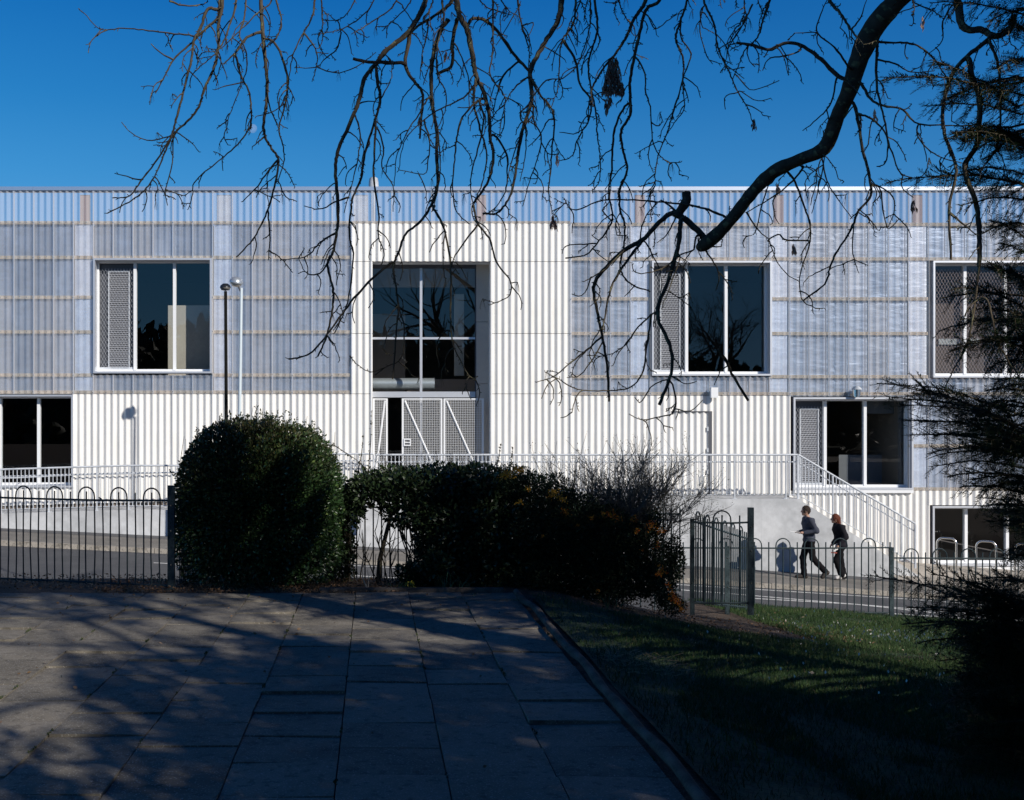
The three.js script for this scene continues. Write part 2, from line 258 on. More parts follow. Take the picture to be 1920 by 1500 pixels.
function clearRun(k, yT, yB) { const cuts = [yT, ...rows.filter(r => r > yT + 3 && r < yB - 3), yB]; for (let i = 0; i < cuts.length - 1; i++) clad(k, cuts[i], cuts[i + 1] + .6, true); partAt(house, 'seam_strip', new THREE.BoxGeometry(.02, FY(Math.max(yT, 417)) - FY(yB), .012).translate(0, -(FY(Math.max(yT, 417)) - FY(yB)) / 2, 0), seamMat, V(KX(k), FY(Math.max(yT, 417)), -FZ - .04)); if (yT < 417) partAt(house, 'seam_strip', new THREE.BoxGeometry(.016, FY(358) - FY(416), .012).translate(0, -(FY(358) - FY(416)) / 2, 0), seamMat, V(KX(k), FY(358), -FZ - .04)); }
for (let k = -8; k <= 53; k++) {
  const w1 = k >= 1 && k <= 6, w3 = k >= 29 && k <= 34, w6 = k >= 43 && k <= 48;
  if (w1) { clearRun(k, 357, 483); clearRun(k, 703, 738); }
  else if (w3) { clearRun(k, 357, 488); clearRun(k, 706, 741); }
  else if (k >= 14 && k <= 24) clearRun(k, 357, 418);
  else if (k >= 36 && k <= 41) clearRun(k, 357, 743);
  else if (w6) { clearRun(k, 357, 488); clearRun(k, 709, 919); }
  else if (k >= 42) clearRun(k, 357, 919);
  else clearRun(k, 357, k < 25 ? 738 : 741);
}
const deckFoot = 926;
for (let k = -8; k <= 53; k++) {
  if (k < -6) clad(k, 739, 990); else if (k < 0) clad(k, 915, 951 - (k + 6) * 1.2);
  else if (k <= 13) clad(k, 739, 944 - k * .8);
  else if (k === 14 || (k >= 21 && k <= 24)) { for (const [a, b] of [[419, 490], [490.8, 625], [625.8, 738], [738.8, deckFoot]]) clad(k, a, b); }
  else if (k >= 15 && k <= 20) clad(k, 419, 490);
  else if (k <= 35) { if (k === 30 || k === 31) { clad(k, 742, 771); clad(k, 773, deckFoot); } else clad(k, 742, deckFoot); }
  else if (k <= 41) clad(k, 920, 1076); else if (k === 42) clad(k, 920, 1058);
  else if (k <= 48) clad(k, 920, 947); else clad(k, 920, 1076);
}
// insulation boards and structure behind the sheets
const boardMats = [0, 1, 2, 3].map(i => surface([.22 + .03 * i, .26 + .03 * i, .315 + .03 * i], [.38 + .03 * i, .425 + .03 * i, .48 + .03 * i], 2.2, { seed: 120 + i, per: 3, grain: .05, mid: .3, rough: .42 }));
boardMats.forEach((m, i) => { m.metalness = .5; m.bumpMap = greyTex(256, (u, v) => fbm(u * 4, v * 16, 64, 130 + i, 4), .55); m.bumpScale = .011; });
mats.stud.metalness = .3; mats.stud.bumpMap = boardMats[0].bumpMap; mats.stud.bumpScale = .01;
const boards = [[-8, -1, 417, 738], [1, 6, 417, 482], [1, 6, 704, 738], [8, 13, 417, 738], [25, 27, 417, 741], [29, 34, 417, 487], [29, 34, 707, 741], [36, 41, 417, 743], [43, 48, 417, 487], [43, 48, 710, 919], [49, 53, 417, 919]];
for (const [a, b, t, u] of boards) for (let k = a; k <= b; k++) part(house, 'insulation_board', bx(KX(k) + .004, KX(k + 1) - .004, FY(u), FY(t), FZ + .11 + .012 * hash(k, t, 7), FZ + .22), boardMats[Math.floor(hash(k, u, 5) * 4)]);
for (const k of [0, 7, 28, 35, 42]) part(house, 'foil_panel', bx(KX(k) + .03, KX(k + 1) - .03, FY(k === 42 ? 919 : k < 20 ? 738 : 741), FY(417), FZ + .075, FZ + .22), mats.stud);
const pink = M([.42, .27, .22], .8);
for (const k of [0, 28, 35, 42, 20]) part(house, 'parapet_post', bx(KX(k) + .16, KX(k) + .42, FY(417), FY(364), FZ + .1, FZ + .2), pink);
for (const k of [7, 13.9]) part(house, 'parapet_post', bx(KX(k) + .1, KX(k) + .5, FY(417), FY(364), FZ + .1, FZ + .2), mats.stud);
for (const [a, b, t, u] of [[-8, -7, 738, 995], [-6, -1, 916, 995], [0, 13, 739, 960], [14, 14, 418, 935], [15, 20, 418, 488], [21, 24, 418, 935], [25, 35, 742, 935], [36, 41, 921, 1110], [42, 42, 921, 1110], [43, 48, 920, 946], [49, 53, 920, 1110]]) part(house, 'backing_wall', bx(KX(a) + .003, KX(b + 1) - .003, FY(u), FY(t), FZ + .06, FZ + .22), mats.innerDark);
function batten(k0, k1, y, h = 6) {
  const x0 = KX(k0), x1 = KX(k1 + 1);
  const b = part(house, 'batten', bx(x0 + .004, x1 - .004, FY(y + h / 2), FY(y - h / 2), FZ + .035, FZ + .085), mats.timber), dots = [];
  for (let x = x0 + PITCH / 2 * 0; x < x1 - .02; x += PITCH) { const d = new THREE.CylinderGeometry(.011, .013, .012, 6); d.rotateX(Math.PI / 2); d.translate(x + rr(-.006, .006), FY(y) + rr(-.012, .012), -FZ + AMP + .026); dots.push(d); }
  part(b, 'screw_heads', merge(dots), mats.steel, 'stuff');
}
for (const y of [417, 482, 557, 622, 703, 735]) {
  const runs = y === 417 ? [[-8, 13], [14, 24], [25, 53]] : y === 482 ? [[-8, 0], [1, 6], [7, 13], [25, 28], [29, 34], [35, 42], [43, 48], [49, 53]] : y === 703 || (y > 500 && y < 700) ? [[-8, 0], [7, 13], [25, 28], [35, 42], [49, 53]] : [[-8, 13], [25, 35], [36, 41], [42, 53]];
  for (const [a, b] of runs) batten(a, b, y + (a >= 25 ? 3 : 0));
}
batten(42, 53, 836); batten(42, 53, 917);
for (let k = -8; k < 54; k += 6) { const x0 = KX(k), x1 = Math.min(KX(k + 6), KX(54)) - .003; part(house, 'parapet_cap', merge([bx(x0, x1, FY(357.5), FY(350.5), FZ - .06, FZ + .22), bx(x0, x1, FY(359), FY(357.5), FZ + .03, FZ + .2)]), mats.capMetal); }
// slabs, cross walls
const XL = KX(-8), XR = KX(54);
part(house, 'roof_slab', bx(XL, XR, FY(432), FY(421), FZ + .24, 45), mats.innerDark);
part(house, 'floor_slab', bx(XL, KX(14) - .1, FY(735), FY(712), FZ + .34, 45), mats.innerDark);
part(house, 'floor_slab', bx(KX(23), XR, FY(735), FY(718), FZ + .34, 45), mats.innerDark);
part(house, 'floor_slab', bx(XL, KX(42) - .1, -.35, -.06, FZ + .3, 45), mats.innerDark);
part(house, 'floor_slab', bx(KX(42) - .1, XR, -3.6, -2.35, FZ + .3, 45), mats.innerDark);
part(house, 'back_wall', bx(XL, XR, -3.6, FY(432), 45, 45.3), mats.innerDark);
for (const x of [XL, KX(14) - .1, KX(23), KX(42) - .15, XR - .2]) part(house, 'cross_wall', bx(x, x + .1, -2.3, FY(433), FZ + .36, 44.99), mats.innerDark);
part(house, 'partition', bx(FX(304), FX(420), FY(712), FY(566), 33.95, 34.05), mats.plaster);
part(house, 'partition', bx(FX(852) * 1.045, FX(870) * 1.045, FY(700), FY(540), 34.5, 34.6), mats.plaster);
part(house, 'partition', bx(FX(690), FX(768), FY(735), FY(560), 37.5, 37.62), M([.5, .42, .36], .9));
part(house, 'bulkhead', bx(FX(640), KX(23), FY(520), FY(480), 35.2, 35.4), M([.5, .4, .34], .9));
part(house, 'door_lintel', bx(FX(768), KX(23), FY(735), FY(704), 35.6, 35.9), M([.42, .32, .27], .9));
part(house, 'air_duct', taper([V(FX(690), FY(716), -34.6), V(FX(820), FY(716), -34.6)], [.17, .17], 18), mats.alu);
part(house, 'blind', bx(FX(1610), FX(1700), FY(930), FY(855), 34.4, 34.45), M([.22, .22, .24], .8));
part(house, 'blind', bx(FX(1640), FX(1712), FY(775), FY(750), 33.6, 33.64), M([.14, .14, .15], .8));
part(house, 'roller_blind', bx(KX(43) - .2, KX(49), FY(735), FY(480), 34.3, 34.34), M([.16, .115, .10], .9));
part(house, 'blind_band', merge([[1700, 1782], [1800, 1880], [1890, 1960]].map(([a, b]) => bx(FX(a), FX(b), FY(640), FY(629), 34.24, 34.26))), M([.6, .6, .62], .8));

// windows
const pane = (x0, x1, y0, y1, Z) => new THREE.PlaneGeometry(x1 - x0, y1 - y0).translate((x0 + x1) / 2, (y0 + y1) / 2, -Z);
const slatMat = M([.34, .35, .38], .5, { metalness: .3 });
function diamond(x0, x1, y0, y1, Z, s, r) { const g = [], w = x1 - x0, h = y1 - y0; for (const d of [1, -1]) for (let c = -h * .55; c < w + h * .55; c += s) { let a = V(c, 0, 0), b = V(c + d * h * .55, h, 0); const t = [0, 1]; for (const [lo, hi] of [[0, w]]) { const dx = b.x - a.x; if (Math.abs(dx) > 1e-6) { const ta = (lo - a.x) / dx, tb = (hi - a.x) / dx; t[0] = Math.max(t[0], Math.min(ta, tb)); t[1] = Math.min(t[1], Math.max(ta, tb)); } } if (t[1] - t[0] < .02) continue; const p = a.clone().lerp(b, t[0]), q = a.clone().lerp(b, t[1]); for (const v of [p, q]) { v.x += x0; v.y += y0; v.z = -Z; } g.push(taper([p, q], [r, r], 3, false)); } return merge(g); }
function windowUnit(px0, px1, py0, py1, o) {
  const x0 = FX(px0), x1 = FX(px1), y0 = FY(py1), y1 = FY(py0), fr = .05, Zf = FZ - .07, Zb = FZ + .4, Zg = FZ + .3, fm = o.dark ? mats.darkMetal : mats.alu;
  const w = part(house, 'window', merge([bx(x0, x0 + fr, y0, y1, Zf, Zb), bx(x1 - fr, x1, y0, y1, Zf, Zb), bx(x0 + fr, x1 - fr, y1 - fr, y1, Zf, Zb), bx(x0 + fr, x1 - fr, y0, y0 + fr, Zf, Zb)]), mats.alu);
  const ib = .045, ix0 = x0 + fr, ix1 = x1 - fr, iy0 = y0 + fr, iy1 = y1 - fr;
  part(w, 'sash_frame', merge([bx(ix0 + .002, ix0 + ib, iy0, iy1, Zg - .06, Zg + .05), bx(ix1 - ib, ix1 - .002, iy0, iy1, Zg - .06, Zg + .05), bx(ix0 + ib, ix1 - ib, iy1 - ib, iy1 - .002, Zg - .06, Zg + .05), bx(ix0 + ib, ix1 - ib, iy0 + .002, iy0 + ib + .03, Zg - .06, Zg + .05)]), mats.aluWhite);
  const xs = [ix0 + ib, ...o.bars.map(FX), ix1 - ib];
  for (const b of o.bars) part(w, 'mullion', bx(FX(b) - .04, FX(b) + .04, iy0 + ib, iy1 - ib, Zg - .08, Zg + .05), mats.aluWhite);
  for (let i = 0; i < xs.length - 1; i++) {
    const a = xs[i] + (i ? .04 : 0), b = xs[i + 1] - (i < xs.length - 2 ? .04 : 0);
    if (i === 0 && o.vent) {
      part(w, 'vent_back', bx(a, b, iy0 + ib + .03, iy1 - ib, Zg + .08, Zg + .1), mats.darkMetal);
      const c0 = a + (b - a) * .28, c1 = b - (b - a) * .16, g = []; const top = iy1 - .28, bot = iy0 + .16;
      for (let y = bot; y < top; y += .052) { const s = new THREE.BoxGeometry(c1 - c0, .036, .012); s.rotateX(-.7); s.translate((c0 + c1) / 2, y, -(Zg + .03)); g.push(s); }
      part(w, 'louvre_slats', merge(g), slatMat, 'stuff');
      part(w, 'louvre_frame', merge([bx(c0 - .03, c0, bot - .04, top + .02, Zg - .0, Zg + .06), bx(c1, c1 + .03, bot - .04, top + .02, Zg, Zg + .06), bx(c0, c1, top, top + .03, Zg, Zg + .06), bx(a, b, iy0 + ib + .035, iy0 + .13, Zg - .03, Zg + .06)]), mats.galv);
      part(w, 'mesh_screen', diamond(a + .02, b - .02, iy0 + .13, iy1 - .2, Zg - .035, .085, .003), mats.galv, 'stuff');
    } else part(w, 'pane', pane(a, b, iy0 + ib, iy1 - ib, Zg), mats.paneGlass);
    if (o.mesh) part(w, 'mesh_screen', diamond(a + .01, b - .01, iy0 + .1, iy1 - .15, Zg - .05, .09, .005), M([.35, .28, .26], .6), 'stuff');
  }
  return w;
}
mats.paneGlass = new THREE.MeshPhysicalMaterial({ color: new THREE.Color().setRGB(.78, .82, .82), roughness: 0, transmission: 1, thickness: 0, ior: 1.7 });
windowUnit(175.5, 397.5, 484.5, 700, { bars: [250, 324.5], vent: 1 });
windowUnit(1221.5, 1446, 489.5, 704.5, { bars: [1291.5, 1366], vent: 1 });
windowUnit(1486.5, 1711, 745, 918, { bars: [1553, 1628.5], vent: 1 });
windowUnit(1748, 1968, 489.5, 708, { bars: [1817, 1893], mesh: 1 });
windowUnit(-86, 138, 740, 914, { bars: [-5, 68] });
windowUnit(1747, 1968, 948.5, 1061, { bars: [1819, 1897] });
part(house, 'window_sill', merge([bx(FX(1488), FX(1710), FY(924), FY(918.5), FZ - .1, FZ + .05)]), mats.aluWhite);
part(house, 'plinth', merge([bx(KX(43), KX(49), FY(1110), FY(1061.5), FZ - .03, FZ + .3)]), mats.aluWhite);
// entrance recess
{
  const x0 = KX(15), x1 = KX(21), yT = FY(490), Zg = FZ + .72, zb = FZ + .82;
  part(house, 'recess_soffit', bx(x0, x1, yT, yT + .06, FZ + .225, zb), mats.aluWhite);
  part(house, 'recess_jamb', bx(x1, x1 + .03, -.02, yT, FZ - .03, zb), mats.aluWhite);
  part(house, 'recess_jamb', bx(x0 - .03, x0, -.02, yT, FZ - .03, zb), mats.aluWhite);
  for (const [a, b] of [[930, 718], [717.2, 600], [599.2, 490.5]]) part(house, 'side_panel', bx(FX(893) * 1.02, x1 - .001, FY(a), FY(b), Zg - .06, Zg + .02), mats.plaster);
  const w = part(house, 'entrance_glazing', merge([bx(x0, FX(893) * 1.02, yT - .1, yT, Zg - .05, Zg + .05), bx(FX(893) * 1.02 - .03, FX(893) * 1.02, -.02, yT - .1, Zg - .05, Zg + .05)]), mats.darkMetal);
  const gx1 = FX(893) * 1.02 - .03, mx = FX(789.5) * 1.02, ty = FY(635) * 1.0 + .06;
  part(w, 'mullion', bx(mx - .035, mx + .035, -.02, yT - .1, Zg - .07, Zg + .05), mats.alu);
  part(w, 'transom', bx(x0, gx1, ty - .03, ty + .03, Zg - .06, Zg + .04), mats.alu);
  part(w, 'door_head', bx(x0, gx1, FY(744), FY(733), Zg - .1, Zg + .06), mats.alu);
  for (const [a, b, c, d] of [[x0, mx - .035, ty + .03, yT - .1], [mx + .035, gx1, ty + .03, yT - .1], [x0, mx - .035, FY(733), ty - .03], [mx + .035, gx1, FY(733), ty - .03], [x0, mx - .035, .02, FY(744)], [mx + .035, gx1, .02, FY(744)]]) part(w, 'pane', pane(a + .001, b - .001, c, d, Zg), mats.paneGlass);
  // folding mesh gates in front of the doors
  const gm = M([.78, .79, .80], .45);
  function gate(name, label, pa, pb, diag, Z, extra) {
    const s = Z / FZ, A = FX(pa) * s, B = FX(pb) * s, y0 = .06, y1 = EYE - (747 - CY) * Z / F, t = .035;
    const g = thing(name, label, 'gate', V((A + B) / 2, 0, -Z), 'folding entrance gates');
    part(g, 'frame', merge([bx(A, A + t * 1.5, y0, y1, Z - .02, Z + .02), bx(B - t * 1.5, B, y0, y1, Z - .02, Z + .02), bx(A + t * 1.5, B - t * 1.5, y1 - t, y1, Z - .02, Z + .02), bx(A + t * 1.5, B - t * 1.5, y0, y0 + t, Z - .02, Z + .02)]), gm);
    if (diag) part(g, 'brace', diag > 0 ? square(V(A + .08, y1 - .06, -Z + .012), V(B - .05, y0 + .3, -Z + .012), .045) : square(V(B - .08, y1 - .06, -Z + .012), V(A + .05, y0 + .3, -Z + .012), .045), gm);
    const m = []; for (let x = A + .09; x < B - .06; x += .048) m.push(rod(V(x, y0 + .03, -Z), V(x, y1 - .03, -Z), .0048, 4)); for (let y = y0 + .07; y < y1 - .04; y += .048) m.push(rod(V(A + .05, y, -Z - .006), V(B - .05, y, -Z - .006), .0048, 4));
    part(g, 'wire_mesh', merge(m), gm, 'stuff');
    if (extra) { const lx = A + .05, ly = EYE - (836 - CY) * Z / F; part(g, 'lock_box', merge([bx(lx, lx + .03, ly, ly + .2, Z - .05, Z), bx(lx + .17, lx + .2, ly, ly + .2, Z - .05, Z), bx(lx + .03, lx + .17, ly + .17, ly + .2, Z - .05, Z), bx(lx + .03, lx + .17, ly, ly + .03, Z - .05, Z), bx(lx + .03, lx + .17, ly + .085, ly + .11, Z - .05, Z)]), gm); }
    return g;
  }
  gate('mesh_gate', 'narrow white mesh gate leaf at the left of the entrance', 699, 727, -1, FZ + .42);
  gate('mesh_gate', 'middle white mesh gate leaf with a square lock box', 753.5, 829.5, 1, FZ + .46, 1);
  gate('mesh_gate', 'right white mesh gate leaf half in the shadow of the jamb', 831.5, 907, 1, FZ + .46);
}
// door in the white cladding, right of the entrance
{
  const d = part(house, 'service_door', merge([bx(FX(1328), FX(1334.5), FY(926), FY(771), FZ - .035, FZ + .03), bx(FX(1255), FX(1328), FY(773.4), FY(771.6), FZ - .03, FZ + .02)]), mats.darkMetal);
  part(d, 'hinge', merge([800, 840, 880, 912].map(y => bx(FX(1325), FX(1327.5), FY(y + 8), FY(y), FZ - .05, FZ - .03))), mats.galv);
  part(d, 'handle', taper([V(FX(1318), FY(890), -FZ + .03), V(FX(1318), FY(890), -FZ + .09), V(FX(1318), FY(904), -FZ + .09), V(FX(1318), FY(904), -FZ + .03)], [.014, .014, .014, .014], 6), mats.steel);
}
// fittings on and above the facade
{
  const a = thing('wall_light', 'small white box light above the service door', 'lamp', V(FX(1335), FY(737), -FZ), 'lights on the facade');
  part(a, 'housing', bx(FX(1329), FX(1342), FY(746), FY(727), FZ - .24, FZ - .1), mats.aluWhite); part(a, 'bracket', bx(FX(1332), FX(1339), FY(740), FY(733), FZ - .1, FZ + .02), mats.aluWhite);
  const b = thing('wall_light', 'metal lantern above the right hand ground floor window', 'lamp', V(FX(1600), FY(737), -FZ), 'lights on the facade');
  part(b, 'hood', taper([V(FX(1600.5), FY(731), -FZ + .2), V(FX(1600.5), FY(728), -FZ + .2), V(FX(1600.5), FY(725), -FZ + .2)], [.14, .12, .06], 14), mats.galv); part(b, 'globe', taper([V(FX(1600.5), FY(745), -FZ + .2), V(FX(1600.5), FY(742), -FZ + .2), V(FX(1600.5), FY(731), -FZ + .2)], [.07, .105, .115], 14), mats.steel); part(b, 'bracket', bx(FX(1594), FX(1601), FY(738), FY(733), FZ - .12, FZ + .03), mats.galv);
  const Z = 34.5, c = at(700.5, 351, Z); const r = thing('roof_cowl', 'small stainless vent cowl rising above the parapet', 'vent', V(c.x, FY(421), -Z));
  part(r, 'pipe', taper([V(c.x, FY(421), -Z), V(c.x, c.y - .02, -Z)], [.07, .07], 12), mats.steel); part(r, 'cap', taper([V(c.x, c.y - .04, -Z), V(c.x, c.y + .15, -Z), V(c.x, c.y + .25, -Z), V(c.x, c.y + .285, -Z)], [.15, .14, .12, .07], 16), mats.galv);
}

// ---------------------------------------------------------------- concrete ramp, platform and stairs
const WZ = 31.5, PX = (px, Z = WZ) => (px - CX) * Z / F, PY = (py, Z = WZ) => EYE - (py - CY) * Z / F;
const stone = thing('concrete_platform', 'concrete ramp and raised platform with stairs in front of the building', 'platform', V(3, -2.4, -32.2));
part(stone, 'ramp_wall', prism([[-14, -3.4], [PX(575), -3.4], [PX(575), -.06], [PX(340), -.284], [PX(240), -.284], [-9.8, -.385], [-14, -.51]], WZ, FZ - .04), mats.concrete);
part(stone, 'platform_wall', prism([[PX(668), -3.4], [PX(1504), -3.4], [PX(1504), .0], [PX(668), .0]], WZ, FZ - .04), mats.concrete);
part(stone, 'landing', bx(PX(575) + .002, PX(668) - .002, -3.4, -.004, 32.5, FZ - .04), mats.concrete);
part(stone, 'entrance_floor', bx(KX(15) + .005, KX(21) - .005, -.05, -.002, FZ - .035, FZ + .9), mats.concrete);
for (let i = 0; i < 6; i++) part(stone, 'step', bx(PX(575) + .004, PX(668) - .004, -3.4, -.2 - .19 * i, 32.5 - .2 * (i + 1), 32.5 - .2 * i - .001), mats.concrete);
part(stone, 'stair_wall', prism([[PX(1504) + .002, -3.4], [PX(1748), -3.4], [PX(1748), -2.28], [PX(1744), -2.2], [PX(1504) + .002, -.06]], WZ, WZ + .2), mats.concrete);
for (let i = 0; i < 14; i++) { const w = (PX(1735) - PX(1504)) / 14; part(stone, 'stair_step', bx(PX(1504) + .004 + w * i, PX(1504) + w * (i + 1), -3.4, -.15 - .15 * i, WZ + .202, FZ - .04), mats.concrete); }
const balGeo = new THREE.CylinderGeometry(.012, .012, 1, 6);
function railing(name, label, pts, o = {}) {           // pts: foot points (x, y, Z); the rail runs 1.15 m above them
  const base = V(pts[0][0], pts[0][1], -pts[0][2]), g = thing(name, label, 'railing', base, 'galvanised railings of the platform'), H = o.h ?? 1.16, gs = [], low = [], hand = [];
  for (let i = 0; i < pts.length - 1; i++) {
    const a = V(pts[i][0], pts[i][1], -pts[i][2]), b = V(pts[i + 1][0], pts[i + 1][1], -pts[i + 1][2]), U = V(0, H, 0), L = V(0, o.low ?? .1, 0), M2 = V(0, H - .19, -.05 * 0);
    gs.push(rod(a.clone().add(U), b.clone().add(U), .026, 8)); low.push(rod(a.clone().add(L), b.clone().add(L), .012, 6));
    if (o.mid !== false) hand.push(rod(a.clone().add(M2).add(V(0, 0, -.07)), b.clone().add(M2).add(V(0, 0, -.07)), .017, 8));
    const n = Math.max(1, Math.round(a.distanceTo(b) / .104));
    for (let k = i ? 0 : 1; k < n; k++) { const p = a.clone().lerp(b, k / n), post = k % (o.every || 12) === 0; if (post) { part(g, 'post', bx(p.x - .014, p.x + .014, p.y - .01, p.y + H - .02, -p.z - .03, -p.z + .03), mats.galv); part(g, 'foot_plate', bx(p.x - .06, p.x + .06, p.y - .012, p.y + .012, -p.z - .05, -p.z + .05), mats.galv); } else { const m = partAt(g, 'baluster', balGeo, mats.galv, V(p.x, p.y + (H + (o.low ?? .1)) / 2, p.z)); m.scale.y = H - (o.low ?? .1); } }
  }
  for (const e of [pts[0], pts[pts.length - 1]]) part(g, 'post', bx(e[0] - .016, e[0] + .016, e[1] - .01, e[1] + H - .02, e[2] - .032, e[2] + .032), mats.galv);
  part(g, 'top_rail', merge(gs), mats.galv); part(g, 'bottom_rail', merge(low), mats.galv); if (hand.length) part(g, 'hand_rail', merge(hand), mats.galv);
  return g;
}
railing('railing', 'sloping metal railing along the ramp behind the left fence', [[-13, -.48, 31.6], [PX(0), -.385, 31.6], [PX(240), -.284, 31.6], [PX(335), -.284, 31.6]]);
railing('railing', 'metal railing on the ramp behind the round hedge', [[PX(337), -.284, 31.6], [PX(572), -.06, 31.6]]);
railing('railing', 'short metal railing at the top of the hidden steps', [[PX(606), .0, 32.62], [PX(700), .0, 32.62]], { every: 30 });
railing('railing', 'long level metal railing along the platform before the entrance', [[PX(704), 0, 31.6], [PX(1498), 0, 31.6]], { every: 13 });
railing('railing', 'metal stair railing descending to the right beside the people', [[PX(1500), 0, 31.62], [PX(1720), -1.82, 31.62]], { every: 10 });
{ // wall handrail of the ramp
  const g = thing('handrail', 'thin wall handrail along the white cladding of the left ramp', 'handrail', V(-9, .4, -32.8));
  const P = [[-13, .42], [PX(0), .5], [FX(140), .58], [FX(260), .62], [FX(690), .84]]; for (let i = 0; i < P.length - 1; i++) part(g, 'rail', rod(V(P[i][0], P[i][1], -32.86), V(P[i + 1][0], P[i + 1][1], -32.86), .02, 8), mats.galv);
  for (const x of [-9.6, -8.1, -6.6, -5.1]) part(g, 'bracket', rod(V(x, .62 - .06 * (x < -8 ? 1.2 : .6), -32.86), V(x, .52, -32.99), .012, 6), mats.galv);
}
{ // cycle stands
  for (const [px, py, Z, l] of [[1775, 1066, 32.1, 'leftmost steel cycle stand on the pale forecourt'], [1849, 1072, 31.9, 'middle steel cycle stand on the pale forecourt'], [1922, 1077, 31.75, 'rightmost steel cycle stand at the picture edge']]) {
    const c = at(px, py, Z); c.y = street(c.x) + .01 + (front(c.x) - street(c.x) - .01) * smooth(30.7, 33, Z);
    const pts = [], w = .235, H = EYE - (py - 57 - CY) * Z / F - c.y, r = .15, d = V(.86, 0, .5).normalize(); pts.push([-w, -.05]); pts.push([-w, H - r]); for (let i = 1; i < 7; i++) { const a = i / 7 * Math.PI / 2; pts.push([-w + r - r * Math.cos(a), H - r + r * Math.sin(a)]); } pts.push([-w + r, H], [w - r, H]); for (let i = 1; i < 7; i++) { const a = i / 7 * Math.PI / 2; pts.push([w - r + r * Math.sin(a), H - r + r * Math.cos(a)]); } pts.push([w, H - r], [w, -.05]);
    const g = thing('cycle_stand', l, 'bike stand', c, 'cycle stands on the forecourt');
    part(g, 'hoop', taper(pts.map(([u, y]) => V(c.x + d.x * u, c.y + y, c.z + d.z * u)), pts.map(() => .027), 10), mats.steel);
    for (const s of [-1, 1]) part(g, 'base_plate', new THREE.CylinderGeometry(.06, .06, .012, 12).translate(c.x + d.x * w * s, c.y + .006, c.z + d.z * w * s), mats.steel);
  }
}

// ---------------------------------------------------------------- bow-top fences
function fence(name, label, A, B, o = {}) {
  const a = V(A[0], A[1], -A[2]), b = V(B[0], B[1], -B[2]), L = a.distanceTo(b), d = b.clone().sub(a).divideScalar(L), dh = V(d.x, 0, d.z).normalize(), m = o.mat || mats.fencePaint, g = thing(name, label, o.cat || 'fence', a, 'bow-top fencing of the park'), p = .1105, r = .0095, n = Math.floor((L - .05) / p), wob = o.wobble || 0;
  const P = (s, y) => a.clone().addScaledVector(d, s).add(V(0, y, 0));
  part(g, 'rail', taper([P(0, 1.055), P(L * .33, 1.05 - wob * .4), P(L * .66, 1.045 - wob * .3), P(L, 1.055)], [.013, .013, .013, .013], 6), m);
  part(g, 'rail', rod(P(0, .045), P(L, .045), .013, 6), m);
  const bar = (s, top) => { const k = rr(-1, 1) * wob, k2 = rr(-1, 1) * wob; return [P(s + k2 * .4, .02), P(s + k, .4), P(s + k * .6, .75), P(s, 1.03), P(s, top)]; };
  const off = o.phase ?? 0;
  for (let i = 0; i <= n; i++) {
    const s = .04 + i * p, q = (i + off) % 4;
    if (q === 0 && i + 2 <= n) {
      const l = bar(s, 1.08), rgt = bar(s + 2 * p, 1.08), arc = []; for (let k = 1; k < 9; k++) { const t = k / 9 * Math.PI; arc.push(P(s + p - p * Math.cos(t), 1.085 + p * 1.02 * Math.sin(t))); }
      const pts = [...l, ...arc, ...rgt.reverse()]; part(g, 'hoop', taper(pts, pts.map(() => r), 6), m);
    } else if (q === 1 || q === 3 || i + 2 > n) { if (q === 2) continue; if (wob && q === 3 && hash(i, 3, 9) < .2) { const t = bar(s, 1.02); part(g, 'bar', taper([...t.slice(0, 4), P(s - .02, 1.06), P(s - .05, 1.075)], Array(6).fill(r), 6), m); } else { const t = bar(s, q === 1 ? 1.145 : 1.14); part(g, 'bar', taper(t, t.map(() => r), 6), m); } }
  }
  for (const [s, h, w] of o.posts || []) { const c = P(s, 0); part(g, 'post', bx(c.x - w / 2, c.x + w / 2, c.y - .1, c.y + h, -c.z - w * .35, -c.z + w * .35), m); const bolts = [.3, .7, 1.0].map(y => { const k = new THREE.CylinderGeometry(.008, .008, .012, 6); k.rotateX(Math.PI / 2); k.translate(c.x, c.y + y, c.z + w * .35 + .004); return k; }); part(g, 'bolt', merge(bolts), mats.steel); }
  return g;
}
const px = (p, Z) => (p - CX) * Z / F;
fence('bow_top_fence', 'blue grey bow-top fence with bent bars at the left', [px(-75, 15.1), -.03, 15.1], [px(322, 14.2), -.03, 14.2], { wobble: .014, posts: [[2.95, 1.235, .082]], phase: 1 });
fence('bow_top_fence', 'fence panel running back from the blue post beside the round hedge', [px(336, 14.35), -.03, 14.35], [px(336, 14.35) + .06, -.15, 16.0], { mat: mats.fenceDark });
fence('bow_top_fence', 'dark fence standing behind the two hedges', [-2.25, -.17, 16], [4.1, -.32, 16], { mat: mats.fenceDark, posts: [[2.25 + px(653, 16), 1.22, .07], [4.6, 1.22, .07]] });
fence('bow_top_fence', 'short dark fence panel ending in a tall post beside the twiggy shrub', [px(1298, 15), -.35, 15], [px(1408, 15), -.35, 15], { mat: mats.fenceDark, posts: [[0, 1.1, .05], [.73, 1.24, .068]], phase: 2 });
fence('swing_gate', 'dark bow-top gate leaf receding behind the tall post', [px(1303, 15.2), -.36, 15.2], [px(1404, 17.6), -.80, 17.6], { mat: mats.fenceDark, cat: 'gate', posts: [[1.6, .86, .06]] });
fence('bow_top_fence', 'thin bow-top fence at the lawn edge before the people', [px(1196, 18.6), -1.03, 18.6], [px(1672, 18.6), -1.03, 18.6], { mat: mats.fenceDark, posts: [[3.93, 1.06, .062]], phase: 1 });
fence('bow_top_fence', 'thin bow-top fence at the right edge before the cycle stands', [px(1677, 18.6), -1.19, 18.6], [px(2010, 18.6), -1.19, 18.6], { mat: mats.fenceDark, phase: 3 });

